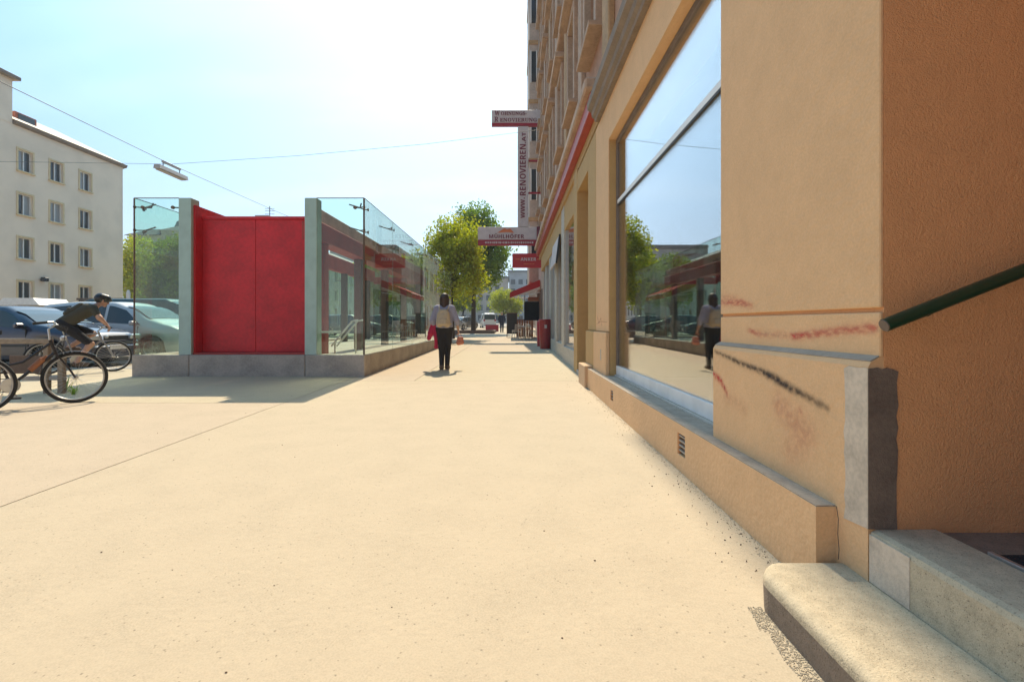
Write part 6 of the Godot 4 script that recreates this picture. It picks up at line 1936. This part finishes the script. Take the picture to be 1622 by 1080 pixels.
func build_cyclist() -> void:
	var yaw := deg_to_rad(42.0)
	var dir := Vector3(cos(yaw), 0, -sin(yaw))
	var fw := V(-8.66, 0, 10.5)
	var p := fw - dir * 0.55
	var at := Vector3(p.x, gy(-p.z), p.z)
	bicycle("bicycle", "grey bicycle ridden by the helmeted cyclist", at, yaw, M.bike_grey, {"r": 0.335, "guards": false, "rack": false, "stand": false, "bar_back": -0.12, "bar_w": 0.27, "steer": 0.15, "bar_drop": 0.12})
	var t := thing("person", "cyclist in black helmet and dark olive top leaning over the handlebar", "person", at, yaw)
	var U := Vector3.UP
	var pel := Vector3(-0.26, 1.03, 0)
	var ch := Vector3(0.12, 1.325, 0)
	var bb := Vector3(-0.06, 0.29, 0)
	var legs := []
	var feet := []
	for q in [[0.10, bb + Vector3(0.06, -0.12, 0.135), Vector3(0.17, 0.62, 0.11)], [-0.10, bb + Vector3(-0.06, 0.19, -0.135), Vector3(0.21, 0.83, -0.12)]]:
		var hip := pel + Vector3(0.02, -0.02, q[0])
		var ank: Vector3 = q[1] + Vector3(-0.05, 0.07, 0)
		legs.append([hip, q[2], 0.098, 0.064])
		legs.append([q[2], ank, 0.06, 0.042])
		feet.append([ank + Vector3(-0.02, -0.03, 0), q[1] + Vector3(0.11, 0.025, 0), 0.04, 0.03])
	var seat := [[pel + Vector3(0, 0, -0.07), pel + Vector3(0, 0, 0.07), 0.118, 0.118]]
	var torso := [[pel + Vector3(0.03, 0.03, -0.06), ch + Vector3(0, 0, -0.08), 0.11, 0.122], [pel + Vector3(0.03, 0.03, 0.06), ch + Vector3(0, 0, 0.08), 0.11, 0.122], [ch + Vector3(0.08, 0.03, -0.15), ch + Vector3(0.08, 0.03, 0.15), 0.072, 0.072]]
	var upper := []
	var fore := []
	var hands := []
	for s in [-1.0, 1.0]:
		var sh := ch + Vector3(0.09, 0.03, s * 0.18)
		var wr := Vector3(0.30, 1.115, s * 0.265)
		var el := Vector3(0.27, 1.21, s * 0.29)
		wr = Vector3(0.43, 1.02, s * 0.262)
		el = Vector3(0.315, 1.165, s * 0.285)
		upper.append([sh, el, 0.056, 0.045])
		fore.append([el, wr, 0.043, 0.028])
		hands.append(body_mesh(hand(wr, Vector3(0.55, -0.85, 0).normalized(), Vector3(-0.8, -0.5, 0).normalized(), Vector3(0, 0.1, -s).normalized(), 0.9), 0.005, 0.008))
	var hc := Vector3(0.37, 1.53, 0)
	var neck := [[ch + Vector3(0.10, 0.06, 0), hc + Vector3(-0.03, -0.05, 0), 0.06, 0.052]]
	var fwd := Vector3(0.95, -0.28, 0).normalized()
	var hup := Vector3(0.28, 0.95, 0).normalized()
	put(t, "body", joined_mesh([body_mesh(legs + seat + torso + upper + fore + neck + feet, 0.016), body_mesh(head(hc, fwd, hup) + neck, 0.008, 0.02)] + hands), M.skin)
	eyes(t, hc, fwd, hup)
	var shorts := []
	for l in [0, 2]: shorts.append([legs[l][0], legs[l][0].lerp(legs[l][1], 0.92), legs[l][2] + 0.016, 0.078])
	put(t, "shorts", body_mesh(shorts + grown(seat, 0.014), 0.014), M.trousers)
	put(t, "top", body_mesh(grown(torso, 0.02) + [[upper[0][0], upper[0][0].lerp(upper[0][1], 0.55), 0.075, 0.066], [upper[1][0], upper[1][0].lerp(upper[1][1], 0.55), 0.075, 0.066]], 0.014), M.olive)
	put(t, "shoes", body_mesh(grown(feet, 0.009), 0.01), M.shoe)
	var hm := put(t, "helmet", body_mesh([[hc + hup * 0.05 - fwd * 0.05, hc + hup * 0.055 + fwd * 0.035, 0.105, 0.095], [hc + hup * 0.02 - fwd * 0.07, hc + hup * 0.04 - fwd * 0.02, 0.085, 0.09], [hc + hup * 0.05 + fwd * 0.09, hc + hup * 0.045 + fwd * 0.125, 0.05, 0.025]], 0.01), M.helmet)
	var bp := thing("satchel", "dark bag strapped flat on the cyclist's back", "bag", at + Basis(U, yaw) * Vector3(-0.10, 1.31, 0), yaw)
	put(bp, "pouch", body_mesh([[Vector3(-0.10, -0.06, -0.08), Vector3(0.12, 0.11, -0.08), 0.06, 0.06], [Vector3(-0.10, -0.06, 0.08), Vector3(0.12, 0.11, 0.08), 0.06, 0.06]], 0.014), M.olive)
	put(bp, "flap", body_mesh([[Vector3(-0.06, 0.02, -0.07), Vector3(-0.06, 0.02, 0.07), 0.05, 0.05]], 0.014), M.olive)

# ---------------------------------------------------------------- litter along the wall
func build_litter() -> void:
	var r := RandomNumberGenerator.new(); r.seed = 99
	var crumb := MB.new()
	crumb.lathe(Vector3.ZERO, [Vector2(0, -0.4), Vector2(0.5, -0.2), Vector2(0.55, 0.15), Vector2(0, 0.4)], 5)
	var cm := crumb.commit()
	for kind in 2:
		var xs := []
		if kind == 0:
			for i in 300:
				var d := 2.0 + pow(r.randf(), 1.5) * 9.0
				var off := absf(r.randfn(0.0, 0.13))
				var k := r.randf_range(0.002, 0.007)
				xs.append(Transform3D(Basis.from_euler(Vector3(r.randf() * 6, r.randf() * 6, r.randf() * 6)) * Basis.from_scale(Vector3(k * 1.6, k, k)), V(1.235 - off, gy(d) + k * 0.3, d)))
			for i in 90:
				var d := r.randf_range(1.2, 9.0)
				var k := r.randf_range(0.002, 0.007)
				xs.append(Transform3D(Basis.from_scale(Vector3(k * 1.5, k, k)), V(r.randf_range(-4.0, 1.1), gy(d) + k * 0.3, d)))
		else:
			for i in 3800:
				var d := r.randf_range(0.7, 1.9)
				var w := 0.05 + 0.025 * sin(d * 9.0) + (0.03 if d > 1.75 else 0.0)
				var k := r.randf_range(0.003, 0.008)
				xs.append(Transform3D(Basis.from_euler(Vector3(r.randf() * 6, r.randf() * 6, r.randf() * 6)) * Basis.from_scale(Vector3.ONE * k), V(0.978 - r.randf() * w, gy(d) - k * 0.08, d)))
			for i in 3000:
				var d := 1.98 + r.randf() * 6.0
				var k := r.randf_range(0.002, 0.006)
				xs.append(Transform3D(Basis.from_euler(Vector3(r.randf() * 6, r.randf() * 6, r.randf() * 6)) * Basis.from_scale(Vector3.ONE * k), V(1.252 - pow(r.randf(), 2.0) * 0.07, gy(d) + k * 0.1, d)))
		var mm := MultiMesh.new()
		mm.transform_format = MultiMesh.TRANSFORM_3D
		mm.mesh = cm
		mm.instance_count = xs.size()
		for i in xs.size(): mm.set_instance_transform(i, xs[i])
		var mi := MultiMeshInstance3D.new()
		mi.name = "leaf_litter" if kind == 0 else "grit"
		mi.multimesh = mm
		mi.material_override = M.litter if kind == 0 else M.grit
		mi.set_meta("kind", "stuff")
		mi.set_meta("label", "dark crumbs of dry leaf litter along the wall foot" if kind == 0 else "coarse grit gathered along the step and plinth")
		mi.set_meta("category", "litter" if kind == 0 else "grit")
		add_child(mi)
